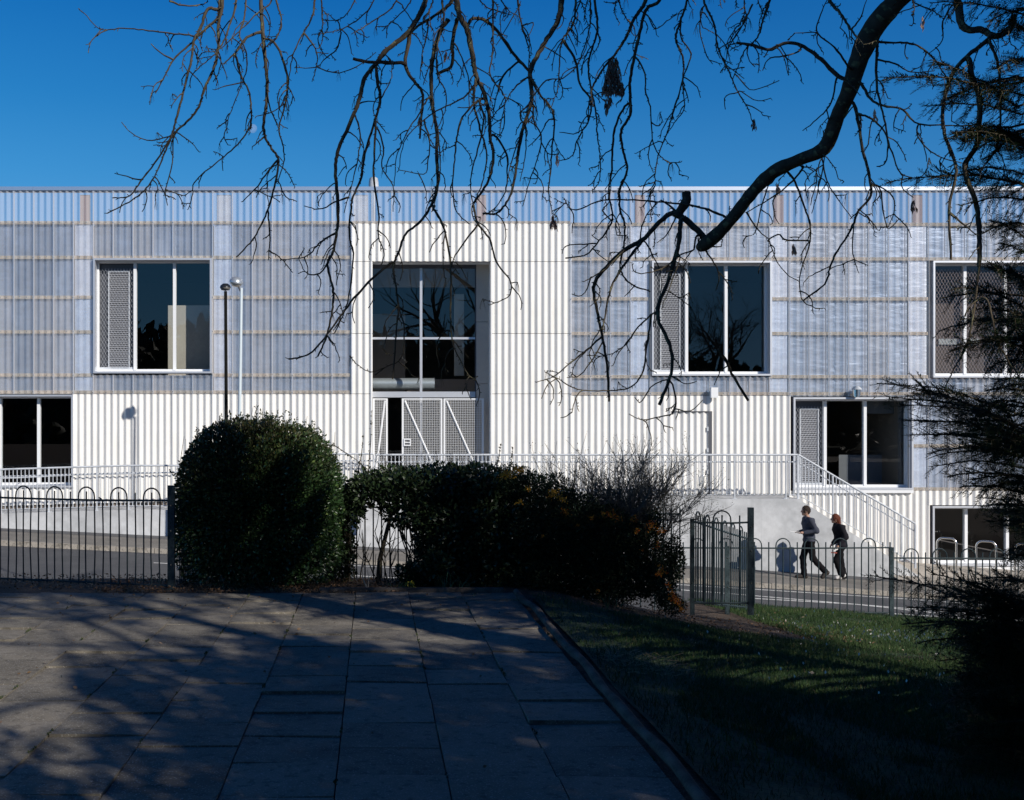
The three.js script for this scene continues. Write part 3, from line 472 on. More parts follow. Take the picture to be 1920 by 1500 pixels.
// ---------------------------------------------------------------- lamp posts
{
  const Z = 28.75, top = at(452.5, 540, Z), foot = V(at(446, 800, Z).x, street(-3.3), -Z), g = thing('street_lamp', 'pale blue grey street lamp post with a tilted dome head', 'street lamp', foot);
  const pm = M([.60, .68, .72], .45);
  part(g, 'pole', taper([foot, foot.clone().lerp(top, .2), foot.clone().lerp(top, .22), top], [.055, .055, .042, .036], 10), pm);
  part(g, 'arm', taper([top.clone().add(V(0, -.12, 0)), top.clone().add(V(-.06, .02, .03)), top.clone().add(V(-.1, .1, .05))], [.02, .02, .03], 8), mats.darkMetal);
  const head = new THREE.LatheGeometry([[0, .12], [.07, .115], [.13, .08], [.16, .02], [.165, -.02], [.15, -.02]].map(p => new THREE.Vector2(...p)), 20), glass = new THREE.LatheGeometry([[.145, -.02], [.135, -.06], [.09, -.11], [0, -.125]].map(p => new THREE.Vector2(...p)), 20), hp = top.clone().add(V(-.115, .14, .05));
  for (const [q, n, m] of [[head, 'hood', M([.42, .46, .5], .35, { metalness: .5 })], [glass, 'lens', MP([.55, .5, .42], .25, { clearcoat: 1 })]]) { q.rotateZ(-.22); q.rotateX(.25); q.translate(hp.x, hp.y, hp.z); part(g, n, q, m); }
}
{
  const Z = 17.6, top = at(423, 546, Z), foot = V(at(426.5, 800, Z).x, -1.2, -Z), g = thing('street_lamp', 'thin black lamp post with a small dome head', 'street lamp', foot);
  const bm = MP([.010, .010, .009], .9, { specularIntensity: .3 });
  part(g, 'pole', taper([foot, top], [.03, .023], 10), bm);
  const head = new THREE.LatheGeometry([[0, .055], [.04, .05], [.075, .02], [.082, -.01]].map(p => new THREE.Vector2(...p)), 20), bowl = new THREE.LatheGeometry([[.08, -.012], [.06, -.045], [0, -.055]].map(p => new THREE.Vector2(...p)), 20);
  head.translate(top.x - .003, top.y + .06, top.z); bowl.translate(top.x - .003, top.y + .06, top.z); part(g, 'hood', head, M([.05, .055, .06], .3, { metalness: .6 })); part(g, 'lens', bowl, MP([.35, .33, .3], .2, { clearcoat: 1 }));
}

// ---------------------------------------------------------------- hedges and shrubs
const col = (a, b, t, j = .3) => { const k = 1 + rr(-j, j); return new THREE.Color().setRGB(...mix(a, b, t).map(x => x * k)); };
{ // round clipped hedge
  const c = V(px(489, 14.75), -.05, -14.75), g = thing('round_hedge', 'large rounded clipped evergreen hedge beside the blue post', 'hedge', c), ms = [], cs = [];
  const R = (dir) => { const n = 3.2, h = 2.0; const y = dir.y; const q = Math.pow(Math.pow(Math.abs(dir.x) / 1.0, n) + Math.pow(Math.abs(dir.z) / .8, n) + Math.pow(Math.abs(y) / 1.0, n * (y > 0 ? .72 : 1.4)), -1 / n); return q; };
  for (let i = 0; i < 84000; i++) {
    const dir = rdir(); let q = R(dir) * (1 + .2 * (fbm(dir.x * 3.4 + 9, dir.y * 3.4 + dir.z * 3 + 20, 99, 4, 4) - .5)); const t = Math.pow(rnd(), 1.5) * .5; q *= 1 - t + (rnd() < .04 ? rr(0, .07) : 0);
    const P = V(c.x + dir.x * q, c.y + 1.0 + dir.y * q * 1.02, c.z + dir.z * q); if (P.y < c.y + .1) continue;
    const out = dir.clone().add(rdir().multiplyScalar(.9)).add(V(0, .25, 0)); ms.push(mtx(P, out, rr(.030, .055) * (1 + 1.6 * t), rr(0, 6.28), rr(.75, 1.05)));
    const red = clamp((P.y - c.y - 1.0) * .9 - (P.x - c.x) * .35 + rr(-.7, .4), 0, 1) * .55; cs.push(rnd() < .06 ? col([.10, .17, .05], [.15, .19, .06], rnd()) : col([.028, .062, .02], [.10, .06, .026], red, .45));
  }
  for (let k = 0; k < 90; k++) { const a = rr(-.1, 3.24), e = V(c.x + Math.cos(a) * rr(.75, 1.0), c.y + 1.0 + Math.pow(Math.max(0, Math.sin(a)), .6) * rr(.98, 1.06), c.z + rr(-.6, .7)), l = rr(.04, .15); for (let i = 0; i < 14; i++) { const t = rnd(); ms.push(mtx(e.clone().add(V(Math.cos(a) * .5 * l * t + rr(-.01, .01), l * t, rr(-.01, .01))), rdir(.5), rr(.028, .05), rr(0, 6.28), .8)); cs.push(col([.02, .045, .015], [.07, .06, .03], rnd() * .6, .4)); } }
  instanced(g, 'foliage', leafGeo, leafMat(.15, .36), ms, cs);
  const st = []; for (let i = 0; i < 14; i++) { const a = rr(0, 6.28), x = c.x + Math.cos(a) * .5 * rnd(), z = c.z + Math.sin(a) * .4 * rnd(); st.push(taper([V(x, c.y - .1, z), V(x + rr(-.2, .2), c.y + .7, z + rr(-.2, .2)), V(x + Math.cos(a) * .5, c.y + 1.5, z + Math.sin(a) * .4)], [.025, .018, .008], 5)); }
  for (let i = 0; i < 70; i++) { const a = rr(0, 3.1416), x = c.x + Math.cos(a) * rr(.2, 1.0), y = c.y + 1.75 + .25 * Math.sin(a) * rnd() + (1 - Math.abs(Math.cos(a))) * .15; st.push(taper([V(x, y - .3, c.z + rr(-.4, .4)), V(x + rr(-.05, .05), y + rr(0, .12), c.z + rr(-.4, .4))], [.004, .002], 4)); }
  part(g, 'stems', merge(st), mats.bark);
}
function blobFoliage(c, blobs, n, size, colours, o = {}) {
  const ms = [], cs = [], vol = blobs.map(b => b[2] * b[3] * (b[6] || 1)), tot = vol.reduce((a, b) => a + b, 0);
  blobs.forEach((b, bi) => { const [bxp, byp, rx, ry, Z, rz] = b, k = Math.round(n * vol[bi] / tot), C = at(bxp, byp, Z), sx = rx * Z / F, sy = ry * Z / F;
    for (let i = 0; i < k; i++) { const dir = rdir(), q = Math.pow(rnd(), .45) * (1 + .25 * (fbm(dir.x * 4 + 7 + bi, dir.y * 4 + 13, 99, 6, 2) - .5)) * (rnd() < .03 ? 1.18 : 1), P = V(C.x + dir.x * sx * q, C.y + dir.y * sy * q, C.z + dir.z * rz * q); if (P.y < (o.floor ?? -.1)) continue; const out = dir.clone().multiplyScalar(q).add(rdir().multiplyScalar(.9)).add(V(0, .2, 0)); ms.push(mtx(P, out, rr(size[0], size[1]), rr(0, 6.28), o.wide || 1)); cs.push(col(colours[0], colours[1], Math.pow(rnd(), 2), .5)); } });
  return [ms, cs];
}
function twigs(from, n, spread, len, o = {}) {         // branching thin stems
  const gs = []; const grow = (p, d, l, r, depth) => { const pts = [p.clone()], ra = [r]; let q = p.clone(), e = d.clone(); const k = 4; for (let i = 0; i < k; i++) { e.add(rdir().multiplyScalar(.22)).add(V(0, o.up ?? .05, 0)).normalize(); q = q.clone().addScaledVector(e, l / k); pts.push(q); ra.push(r * (1 - .5 * (i + 1) / k)); if (depth > 0 && i > 0) { const m = o.kids ?? 2; for (let j = 0; j < m; j++) if (rnd() < .75) grow(q, e.clone().add(rdir().multiplyScalar(.75)).normalize(), l * rr(.35, .6), r * .6, depth - 1); } } gs.push(taper(pts, ra, 3, false)); if (o.ends && depth === 0) o.ends.push([q, e.clone()]); };
  for (let i = 0; i < n; i++) { const p = from.clone().add(V(rr(-1, 1) * (o.baseX ?? .2), 0, rr(-1, 1) * (o.baseZ ?? .15))); grow(p, V(rr(-spread, spread), 1, rr(-spread, spread) * .6).normalize(), len * rr(.6, 1), o.r ?? .008, o.depth ?? 2); }
  return merge(gs);
}
{ // dark leafy evergreen
  const Z = 14.9, c = at(830, 1108, Z); const g = thing('dark_hedge', 'dark loose evergreen hedge with gaps showing the road', 'hedge', c);
  const B = [[690, 915, 42, 34, Z, .45], [745, 905, 62, 32, Z, .5], [820, 905, 80, 34, Z, .55], [895, 908, 70, 36, Z, .55], [780, 950, 70, 40, Z, .5], [860, 975, 90, 70, Z, .6], [930, 990, 80, 95, Z, .6], [870, 1050, 80, 50, Z, .5], [815, 1010, 40, 45, Z, .45], [930, 1080, 90, 30, Z, .5], [780, 1080, 40, 26, Z - .2, .3], [640, 1040, 26, 60, Z + .2, .3], [655, 950, 30, 40, Z, .3], [820, 1062, 30, 26, Z - .5, .2], [960, 1060, 60, 50, Z, .5], [900, 1100, 110, 16, Z - .2, .4]];
  const [ms, cs] = blobFoliage(c, B, 46000, [.038, .075], [[.014, .03, .011], [.05, .075, .03]], { floor: -.06 }); instanced(g, 'foliage', leafGeo, leafMat(.12, .4), ms, cs);
  part(g, 'stems', merge([twigs(at(720, 1108, Z), 9, .5, .9, { r: .012, depth: 1, baseX: .35 }), twigs(at(860, 1108, Z), 12, .5, 1.1, { r: .014, depth: 1, baseX: .6 }), twigs(at(800, 900, Z), 26, .5, .3, { r: .004, depth: 1, baseX: .8, up: .3 }), taper([at(708, 1110, Z), at(712, 1050, Z), at(728, 985, Z), at(745, 930, Z)], [.035, .03, .026, .02], 7), taper([at(655, 1105, 15), at(654, 1000, 15)], [.02, .02], 6)]), mats.bark);
  const sp = []; for (const [a, b, cc, d] of [[622, 832, 706, 895], [668, 900, 682, 815], [690, 890, 697, 770], [930, 880, 938, 835], [955, 885, 962, 838], [735, 890, 700, 875]]) sp.push(taper([at(a, b, Z), at((a + cc) / 2 + 2, (b + d) / 2 - 3, Z), at(cc, d, Z)], [.006, .005, .002], 4)); part(g, 'shoots', merge(sp), mats.bark);
  const sl = [], sc = []; for (const [a, b, cc, d] of [[668, 900, 682, 815], [690, 890, 697, 770], [930, 880, 938, 835], [955, 885, 962, 838], [622, 832, 706, 895]]) for (let i = 0; i < 34; i++) { const t = rnd(); sl.push(mtx(at(a + (cc - a) * t, b + (d - b) * t, Z), rdir(.3), rr(.02, .04), rr(0, 6))); sc.push(col([.03, .05, .02], [.05, .05, .03], rnd())); } instanced(g, 'shoot_leaves', leafGeo, leafMat(.12), sl, sc);
}
{ // flowering shrub
  const Z = 14.6, c = at(1080, 1120, Z); const g = thing('flowering_shrub', 'dark spiny shrub with clusters of orange flowers', 'shrub', c);
  const B = [[960, 905, 55, 34, Z + .2, .45], [1015, 925, 62, 40, Z + .1, .5], [1010, 985, 70, 50, Z, .55], [1070, 985, 75, 62, Z, .6], [1130, 1010, 80, 66, Z, .6], [1190, 1040, 62, 62, Z, .5], [1150, 1085, 100, 34, Z, .5], [1232, 1092, 34, 44, Z - .2, .35], [1225, 985, 18, 30, Z, .2], [1040, 1060, 70, 50, Z, .5], [1258, 1132, 26, 20, Z - .3, .25], [1000, 1085, 70, 34, Z, .5], [1110, 1112, 110, 22, Z, .45], [1090, 1040, 80, 60, Z, .55], [1262, 1050, 20, 44, Z, .2]];
  const [ms, cs] = blobFoliage(c, B, 80000, [.024, .048], [[.013, .024, .011], [.035, .05, .024]], { floor: -.35, wide: .8 }); instanced(g, 'foliage', leafGeo, leafMat(.12), ms, cs);
  const fl = [], fc = [], spots = [[950, 890, 16, 9, 70], [972, 880, 12, 6, 40], [1040, 925, 14, 10, 55], [1055, 935, 10, 8, 30], [990, 915, 6, 5, 14], [975, 940, 8, 5, 16], [1060, 960, 10, 8, 26], [1140, 965, 16, 8, 46], [1160, 972, 12, 5, 20], [1110, 970, 8, 5, 14], [1083, 984, 5, 4, 12], [1190, 972, 9, 8, 26], [1222, 985, 12, 10, 36], [1238, 996, 8, 6, 24], [1232, 1020, 6, 9, 16], [1192, 996, 5, 6, 14], [1240, 1070, 12, 12, 22], [1262, 1118, 9, 12, 44], [1270, 1128, 9, 8, 40], [1255, 1100, 6, 10, 16], [1205, 1030, 5, 4, 8], [1280, 1142, 8, 8, 20], [1120, 1110, 4, 5, 6], [1016, 1004, 4, 3, 6], [1235, 1075, 6, 5, 12]];
  for (const [x, y, a, b, n] of spots) for (let i = 0; i < n * 1.8; i++) { const zz = Z - rr(.3, .62) - (y > 1060 ? .15 : 0) * 1; fl.push(mtx(at(x + (rnd() + rnd() - 1) * a * 1.1, y + (rnd() + rnd() - 1) * b * 1.1, zz), rdir(-.2), rr(.022, .038), rr(0, 6), .9)); fc.push(col([.6, .27, .02], y > 950 ? [.55, .10, .012] : [.55, .30, .03], rnd(), .2)); }
  instanced(g, 'flowers', leafGeo, leafMat(.3), fl, fc);
  part(g, 'stems', merge([twigs(at(1090, 1120, Z), 24, .6, .9, { r: .009, depth: 2, baseX: .7 }), twigs(at(1220, 1120, Z - .1), 9, .5, .7, { r: .006, depth: 1, baseX: .3 })]), mats.bark);
}
{ // bare twiggy shrub
  const Z = 15.0, c = at(1165, 1105, Z), ends = []; const g = thing('twiggy_shrub', 'pale grey bare twiggy shrub rising above the orange flowers', 'shrub', c);
  const tw = surface([.11, .10, .085], [.21, .19, .16], .4, { seed: 61, grain: .3 });
  for (let k = 0; k < 4; k++) part(g, 'branches', twigs(V(c.x + (k - 1.5) * .2, c.y + .25, c.z), 18, .7, 1.05, { r: .010, depth: 2, kids: 3, up: .07, ends, baseX: .14 }), tw);
  const ul = []; for (let i = 0; i < 26; i++) { const x = rr(1035, 1330), y0 = rr(890, 930), l = rr(30, 80), k = rr(-.8, .8); ul.push(taper([at(x, y0, Z + rr(-.3, .3)), at(x + k * l * .5, y0 - l * .5, Z), at(x + k * l + rr(-2, 2), y0 - l, Z)], [.003, .0022, .0012], 3, false)); } part(g, 'long_shoots', merge(ul), tw);
  const ms = [], cs = []; for (let i = 0; i < 16000; i++) { const [p, d] = ends[Math.floor(rnd() * ends.length)]; const X = p.clone().add(rdir().multiplyScalar(.05)); const t = smooth(c.x + .2, c.x + .8, X.x); if (rnd() > .5 + .5 * t) continue; ms.push(mtx(X, rdir(.3), rr(.012, .022), rr(0, 6))); cs.push(col([.05, .055, .03], [.12, .15, .06], rnd() * t)); } instanced(g, 'buds_and_leaves', leafGeo, leafMat(.3), ms, cs);
}
{ // plants in the bed
  const strap = (() => { const g = new THREE.BufferGeometry(), p = [], ix = []; for (let i = 0; i <= 4; i++) { const t = i / 4, w = .035 * (1 - t * t * .9); p.push(-w, t - .1 * t * t, .55 * t * t, w, t - .1 * t * t, .55 * t * t); if (i) { const o = i * 2; ix.push(o - 2, o - 1, o, o, o - 1, o + 1); } } g.setAttribute('position', new THREE.Float32BufferAttribute(p, 3)); g.setIndex(ix); g.computeVertexNormals(); return g; })();
  const green = leafMat(.25); green.color.setRGB(.05, .12, .06);
  for (const [x, y, n, s, l] of [[853, 1122, 40, .26, 'large clump of strap leaves at the front of the dark hedge'], [750, 1122, 9, .24, 'sparse clump of strap leaves left of the yellow flower'], [1150, 1150, 12, .22, 'small clump of strap leaves under the twiggy shrub']]) {
    const Z = x > 1000 ? 13.6 : 13.95, c = at(x, y, Z); c.y = parkY(c.x, Z) - .01; const g = thing('strap_leaved_plant', l, 'plant', c, 'bulb leaves in the bed');
    for (let i = 0; i < n; i++) { const q = mtx(c.clone().add(V(rr(-1, 1) * (n > 20 ? .17 : .08), 0, rr(-.07, .07))), V(rr(-.5, .5), 1, rr(-.4, .4)), s * rr(.5, 1), rr(0, 6.28), .75), m = new THREE.Mesh(strap, green); m.name = 'leaf'; m.matrixAutoUpdate = true; q.decompose(m.position, m.quaternion, m.scale); m.position.sub(c); fin(m, g); }
  }
  const yp = at(768, 1126, 13.86), yg = thing('yellow_flower', 'small yellow primrose at the edge of the flagstones', 'flower', V(yp.x, 0, yp.z)); const fy = [], fc = []; for (let i = 0; i < 46; i++) { fy.push(mtx(V(yp.x + rr(-.06, .06), rr(.03, .10), yp.z + rr(-.03, .03)), rdir(.5), rr(.018, .034), rr(0, 6), 1.2)); fc.push(i < 22 ? col([.55, .48, .05], [.6, .5, .1], rnd(), .1) : col([.05, .1, .03], [.07, .12, .03], rnd())); } instanced(yg, 'petals', leafGeo, leafMat(.3), fy, fc);
  const dt = thing('dry_twig', 'pale forked dry twig leaning over the bed edge', 'twig', V(at(705, 1115, 13.9).x, 0, -13.9)), dm = M([.34, .29, .22], .9); part(dt, 'stem', taper([at(700, 1118, 13.85), at(690, 1106, 13.95), at(680, 1085, 14.05), at(679, 1062, 14.1), at(684, 1046, 14.1)], [.008, .009, .007, .005, .003], 5), dm); part(dt, 'fork', taper([at(690, 1106, 13.95), at(691, 1085, 14), at(689, 1068, 14)], [.006, .005, .003], 5), dm);
  // leaf litter
  const ms = [], cs = []; for (let i = 0; i < 5200; i++) { let x, Z; if (rnd() < .6) { x = rr(-3.2, .4); Z = 13.72 + Math.pow(rnd(), 1.5) * 1.3; } else if (rnd() < .5) { x = rr(-5.2, -2.4); Z = rr(13.9, 15.4); } else { x = rr(1.9, 5.6); Z = rr(13.2, 15.2); } ms.push(mtx(V(x, parkY(x, Z) + rr(.0, .02), -Z), V(rr(-1, 1), rr(-.1, .35), rr(-1, 1)), rr(.016, .04), rr(0, 6))); cs.push(col([.08, .045, .025], [.24, .145, .085], rnd(), .4)); }
  for (let i = 0; i < 150; i++) { const x = rr(-4.5, 1.5), Z = 13.6 - Math.pow(rnd(), 2) * 7; ms.push(mtx(V(x, .012, -Z), V(rr(-1, 1), rr(0, .2), rr(-1, 1)), rr(.02, .045), rr(0, 6))); { const X = rr(2.2, 8), Q = rr(8, 17); ms.push(mtx(V(X, lawnY(X, Q) + .03, -Q), V(rr(-1, 1), rr(0, .4), rr(-1, 1)), rr(.025, .05), rr(0, 6))); cs.push(col([.14, .09, .05], [.3, .2, .13], rnd(), .3)); } cs.push(col([.14, .09, .05], [.4, .34, .26], rnd(), .3)); }
  const lm = new THREE.Group(); lm.name = 'leaf_litter'; scene.add(lm); baseOf.set(lm, V(0, 0, 0)); tag(lm, 'fallen brown leaves scattered over bed and flagstones', 'leaves', null, 'stuff'); instanced(lm, 'fallen_leaves', leafGeo, leafMat(.1), ms, cs);
  // weeds and moss in the joints
  const wm = [], wc = []; for (let i = 0; i < 900; i++) { const k = Math.floor(rr(0, 9)), x = 1.6 - .6 * k - .0 + rr(-.008, .008), Z = 13.6 - Math.pow(hash(k, i % 7, 4), 1) * 8 + rr(-.06, .06); wm.push(mtx(V(x, .0, -Z), V(rr(-.5, .5), 1, rr(-.5, .5)), rr(.008, .024), rr(0, 6))); wc.push(col([.03, .05, .018], [.09, .10, .05], rnd())); }
  const wg = new THREE.Group(); wg.name = 'joint_weeds'; scene.add(wg); baseOf.set(wg, V(0, 0, 0)); tag(wg, 'small weeds growing in the joints of the flagstones', 'weeds', null, 'stuff'); instanced(wg, 'weeds', leafGeo, leafMat(.2), wm, wc);
}
{ // grass blades and daisies
  const blade = (() => { const g = new THREE.BufferGeometry(); g.setAttribute('position', new THREE.Float32BufferAttribute([-.05, 0, 0, .05, 0, 0, .035, .55, .1, -.035, .55, .1, 0, 1, .35], 3)); g.setIndex([0, 1, 2, 0, 2, 3, 3, 2, 4]); g.computeVertexNormals(); return g; })();
  const ms = [], cs = []; for (let i = 0; i < 210000; i++) { const Z = 5.5 + 13.4 * Math.pow(rnd(), .8), xm = Math.min(13, px(2000, Z)), x = rr(1.8, xm); if (x < 4.9 && Z > 13.4 - .25 * Math.sin(x * 3)) continue; const n = fbm(x * 1.3, Z * 1.3, 999, 31, 3); if (n < .34 && rnd() < .6) continue; if (x < 2.35 + .25 * Math.sin(Z * 2.1) && rnd() < .7) continue; ms.push(mtx(V(x, lawnY(x, Z) - .004, -Z), V(rr(-.55, .55), 1, rr(-.55, .55)), rr(.028, .065) * (1 + .5 * (n - .5)), rr(0, 6.28))); cs.push(rnd() < .05 ? col([.17, .15, .07], [.2, .17, .09], rnd()) : col([.03, .07, .022], [.075, .125, .04], clamp((n - .3) * 2, 0, 1), .3)); }
  const gg = new THREE.Group(); gg.name = 'grass'; scene.add(gg); baseOf.set(gg, V(0, 0, 0)); tag(gg, 'short green grass of the sloping lawn', 'grass', null, 'stuff'); instanced(gg, 'grass_blades', blade, leafMat(.3), ms, cs);
  const dz = [], dc = []; for (let i = 0; i < 620; i++) { const near = rnd() < .65; const Z = near ? 14.4 + rr(-.9, .9) + rr(-.5, .5) : rr(9, 18), x = near ? rr(4.4, 8.6) : rr(3, 9); if (x < 5 && Z > 13.5) continue; dz.push(mtx(V(x, lawnY(x, Z) + rr(.03, .055), -Z), V(rr(-.4, .4), 1, rr(-.2, .5)), rr(.022, .036), rr(-.5, .5), 1.3)); dc.push(col([.7, .7, .68], [.78, .78, .74], rnd(), .05)); }
  const dg = new THREE.Group(); dg.name = 'daisies'; scene.add(dg); baseOf.set(dg, V(0, 0, 0)); tag(dg, 'white daisies dotted over the lawn', 'flowers', null, 'stuff'); instanced(dg, 'daisy_heads', leafGeo, leafMat(.1), dz, dc);
  const straw = []; for (let i = 0; i < 120; i++) { const p = V(rr(1.82, 2.5), .02, -rr(9.3, 10.2)); p.y = lawnY(p.x, -p.z) + .01; const a = rr(0, 6.28), l = rr(.05, .16); straw.push(taper([p, V(p.x + Math.cos(a) * l, p.y + rr(.01, .05), p.z + Math.sin(a) * l)], [.002, .001], 3, false)); } const sg = new THREE.Mesh(merge(straw), M([.38, .3, .18], .9)); sg.name = 'dry_grass'; sg.castShadow = sg.receiveShadow = true; scene.add(sg); tag(sg, 'patch of dry straw coloured grass beside the timber edging', 'grass', null, 'stuff');
}

// ---------------------------------------------------------------- the bare tree whose branches hang across the view
const ash = thing('bare_tree', 'leafless lichened tree with limbs and drooping twigs across the sky', 'tree', V(6.6, parkY(6.6, 4.2), -4.2));
{
  const T0 = V(6.6, parkY(6.6, 4.2) - .1, -4.2), fork = V(6.2, 6.6, -4.4);
  part(ash, 'trunk', taper([T0, V(6.55, .5, -4.2), V(6.45, 2.5, -4.25), V(6.3, 4.8, -4.3), fork], [.42, .33, .28, .26, .24], 14), mats.bark);
  const placed = [];                                    // sampled points of branches already built: [px, py, Z]
  const canopy = [[1700, -190, 7.6], [1450, -260, 8.6], [1200, -230, 9.4], [1050, -170, 9.9], [860, -90, 10.3], [780, -110, 10.6], [640, -150, 11], [500, -120, 11.4], [415, -100, 11.6], [330, -150, 11.8]];
  const limbs = [];
  const limb = (pts, rad) => { limbs.push(pts); part(ash, 'limb', taper(pts, rad, 10), mats.bark); };
  const cp = canopy.map(([a, b, z]) => at(a, b, z));
  limb([fork.clone(), V(5.6, 7.4, -6), ...cp.slice(0, 5)], [.19, .16, .13, .11, .095, .085, .075]);
  limb(cp.slice(4), [.075, .065, .055, .048, .042, .03]);
  limb([fork.clone(), V(6.4, 8.5, -3.6), V(6.9, 10.5, -3.4), V(7.2, 12.6, -3)], [.2, .17, .12, .07]);
  limb([V(6.4, 8.3, -3.7), V(4.6, 10, -2.2), V(3, 11.4, -1)], [.13, .09, .04]); limb([V(6.8, 10, -3.5), V(8.6, 12, -4.5), V(10, 13, -5.5)], [.1, .07, .03]);
  const smoothPts = (P, n) => { const c = new THREE.CatmullRomCurve3(P.map(p => V(p[0], p[1], p[2]))); return c.getPoints(n); };
  const extra = [];
  function branch(pts, r0, Zdef, o = {}) {               // pts in photograph pixels; r0 pixel radius at the thick end
    let Z = Zdef, near = 1e9, P = pts.map(p => p.slice(0, 2));
    if (P[0][1] <= 2) { const x = P[0][0]; let k = 0; while (k < canopy.length - 2 && canopy[k + 1][0] > x) k++; const a = canopy[k], b = canopy[k + 1], t = clamp((x - a[0]) / (b[0] - a[0]), 0, 1); if (!o.free) { P = [[x + (rnd() - .5) * 30, a[1] + (b[1] - a[1]) * t], ...P]; Z = a[2] + (b[2] - a[2]) * t; } }
    else { for (const q of placed) { const d = Math.hypot(q[0] - P[0][0], q[1] - P[0][1]); if (d < near) { near = d; Z = q[2]; } } if (near > 26) Z = Zdef; else if (near > 2) P = [placed.reduce((m, q) => Math.hypot(q[0] - P[0][0], q[1] - P[0][1]) < Math.hypot(m[0] - P[0][0], m[1] - P[0][1]) ? q : m).slice(0, 2), ...P]; }
    let len = 0; for (let i = 1; i < P.length; i++) len += Math.hypot(P[i][0] - P[i - 1][0], P[i][1] - P[i - 1][1]);
    const dz = o.dz ?? rr(-.5, .5), n = Math.max(6, Math.round(len / 7)), L = smoothPts(P.map((p, i) => [p[0], p[1], Z + dz * i / (P.length - 1)]), n), kn = r0 > 8 ? .6 : 1;
    const W = [], R = [], r1 = o.r1 ?? Math.max(.75, r0 * .32);
    L.forEach((p, i) => { const t = i / n, j = i && i < n ? (o.jit ?? .8) : 0; const q = [p.x + rr(-j, j), p.y + rr(-j, j), p.z]; W.push(at(q[0], q[1], q[2])); const r = r0 + (r1 - r0) * Math.pow(t, .8); R.push(Math.max(.7, r * (1 + kn * rr(-.12, .2) * (rnd() < .3 ? 1.3 : .4))) * p.z / F); placed.push([p.x, p.y, p.z]); });
    const gs = [taper(W, R, r0 > 6 ? 10 : 6)];
    if (o.spurs !== 0) for (let i = 2; i <= n; i++) {
      const p = L[i], nx = L[Math.min(n, i + 1)].x - L[i - 1].x, ny = L[Math.min(n, i + 1)].y - L[i - 1].y, s = rnd() < .5 ? 1 : -1, ang = Math.atan2(ny, nx) + s * rr(.5, 1.2), c = rnd(), rp = R[i] / p.z * F;
      if (c < .34) { const l = rr(2, 6) + rp * .6; gs.push(taper([W[i], at(p.x + Math.cos(ang) * l, p.y + Math.sin(ang) * l, p.z + rr(-.03, .03))], [Math.max(.8, rp * .55) * p.z / F, .6 * p.z / F], 4)); }
      else if (c < .40 && rp < 5) { let l = rr(10, 26), q = [p.x, p.y], pp = [W[i]], rrad = [1.2 * p.z / F]; let a2 = ang; for (let k = 1; k <= 4; k++) { a2 += rr(-.35, .35); q = [q[0] + Math.cos(a2) * l / 4, q[1] + Math.sin(a2) * l / 4]; pp.push(at(q[0], q[1], p.z + .02 * k)); rrad.push((1.2 - .12 * k) * p.z / F); } gs.push(taper(pp, rrad, 4)); for (let k = 0; k < 3; k++) gs.push(taper([pp[4 - k], pp[4 - k].clone().add(V(rr(-.02, .02), rr(-.03, .01), rr(-.02, .02)))], [.0045, .002], 4)); if (rnd() < .3) for (let k = 0; k < 7; k++) { const e = pp[4], x = rr(-.018, .018); gs.push(taper([e, e.clone().add(V(x, rr(-.03, -.05), 0)), e.clone().add(V(x * 1.6, rr(-.06, -.1), 0))], [.0012, .001, .0008], 3, false)); } }
    }
    if (!o.leaf && len > 90 && r0 > 1.5) { const m = Math.round(len / 75); for (let k = 0; k < m; k++) { const i = 2 + Math.floor(rnd() * (n - 3)), p = L[i], s = rnd() < .5 ? 1 : -1, l = rr(22, 64); let a = Math.PI / 2 - s * rr(.6, 1.3), q = [p.x, p.y]; const tw = [q]; for (let t = 0; t < 5; t++) { a += s * rr(-.05, .45); q = [q[0] + Math.cos(a) * l / 5, q[1] + Math.sin(a) * l / 5]; tw.push(q); } extra.push(tw); } }
    part(ash, 'branch', merge(gs), mats.bark);
  }
  // the heavy limb
  { const P = [[1683, 0, 18], [1640, 50, 20], [1612, 107, 17.5], [1592, 171, 15], [1570, 219, 13], [1545, 278, 13.5], [1500, 299, 11.5], [1451, 322, 12.5], [1413, 358, 11.5], [1377, 404, 11], [1347, 437, 12], [1322, 458, 12.5], [1314, 463, 9]];
    const c = smoothPts(P.map((p, i) => [p[0], p[1], 8.2 + i * .1]), 60), W = [fork.clone(), V(5.7, 6.5, -6.2), V(4.7, 5.9, -7.6)], R = [.17, .13, .09];
    c.forEach((p, i) => { const t = i / 60 * (P.length - 1), k = Math.min(P.length - 2, Math.floor(t)), r = P[k][2] + (P[k + 1][2] - P[k][2]) * (t - k); W.push(at(p.x, p.y, p.z)); R.push(r * (1 + rr(-.05, .07)) * p.z / F); placed.push([p.x, p.y, p.z]); });
    part(ash, 'limb', taper(W, R, 14), mats.bark); }
  const D = (a, r, Z, o) => branch(a, r, Z, o);
  const S = { r: 3, Z: 9 };
  // left group
  D([[417, 0], [410, 45], [409, 88], [401, 128], [382, 171], [374, 197], [355, 224], [329, 248], [315, 272], [299, 312], [278, 349], [251, 373], [201, 400]], 3.6, 11.5);
  D([[413, 0], [408.7, 32], [382, 57], [363, 77], [325, 112], [310, 141], [291, 175]], 3.6, 11.5); D([[390, 17], [377, 51], [363, 77], [360.7, 101], [347, 160], [331, 221], [321, 256], [289, 307], [265, 339], [241, 368], [211, 371]], 3.2, 11.5);
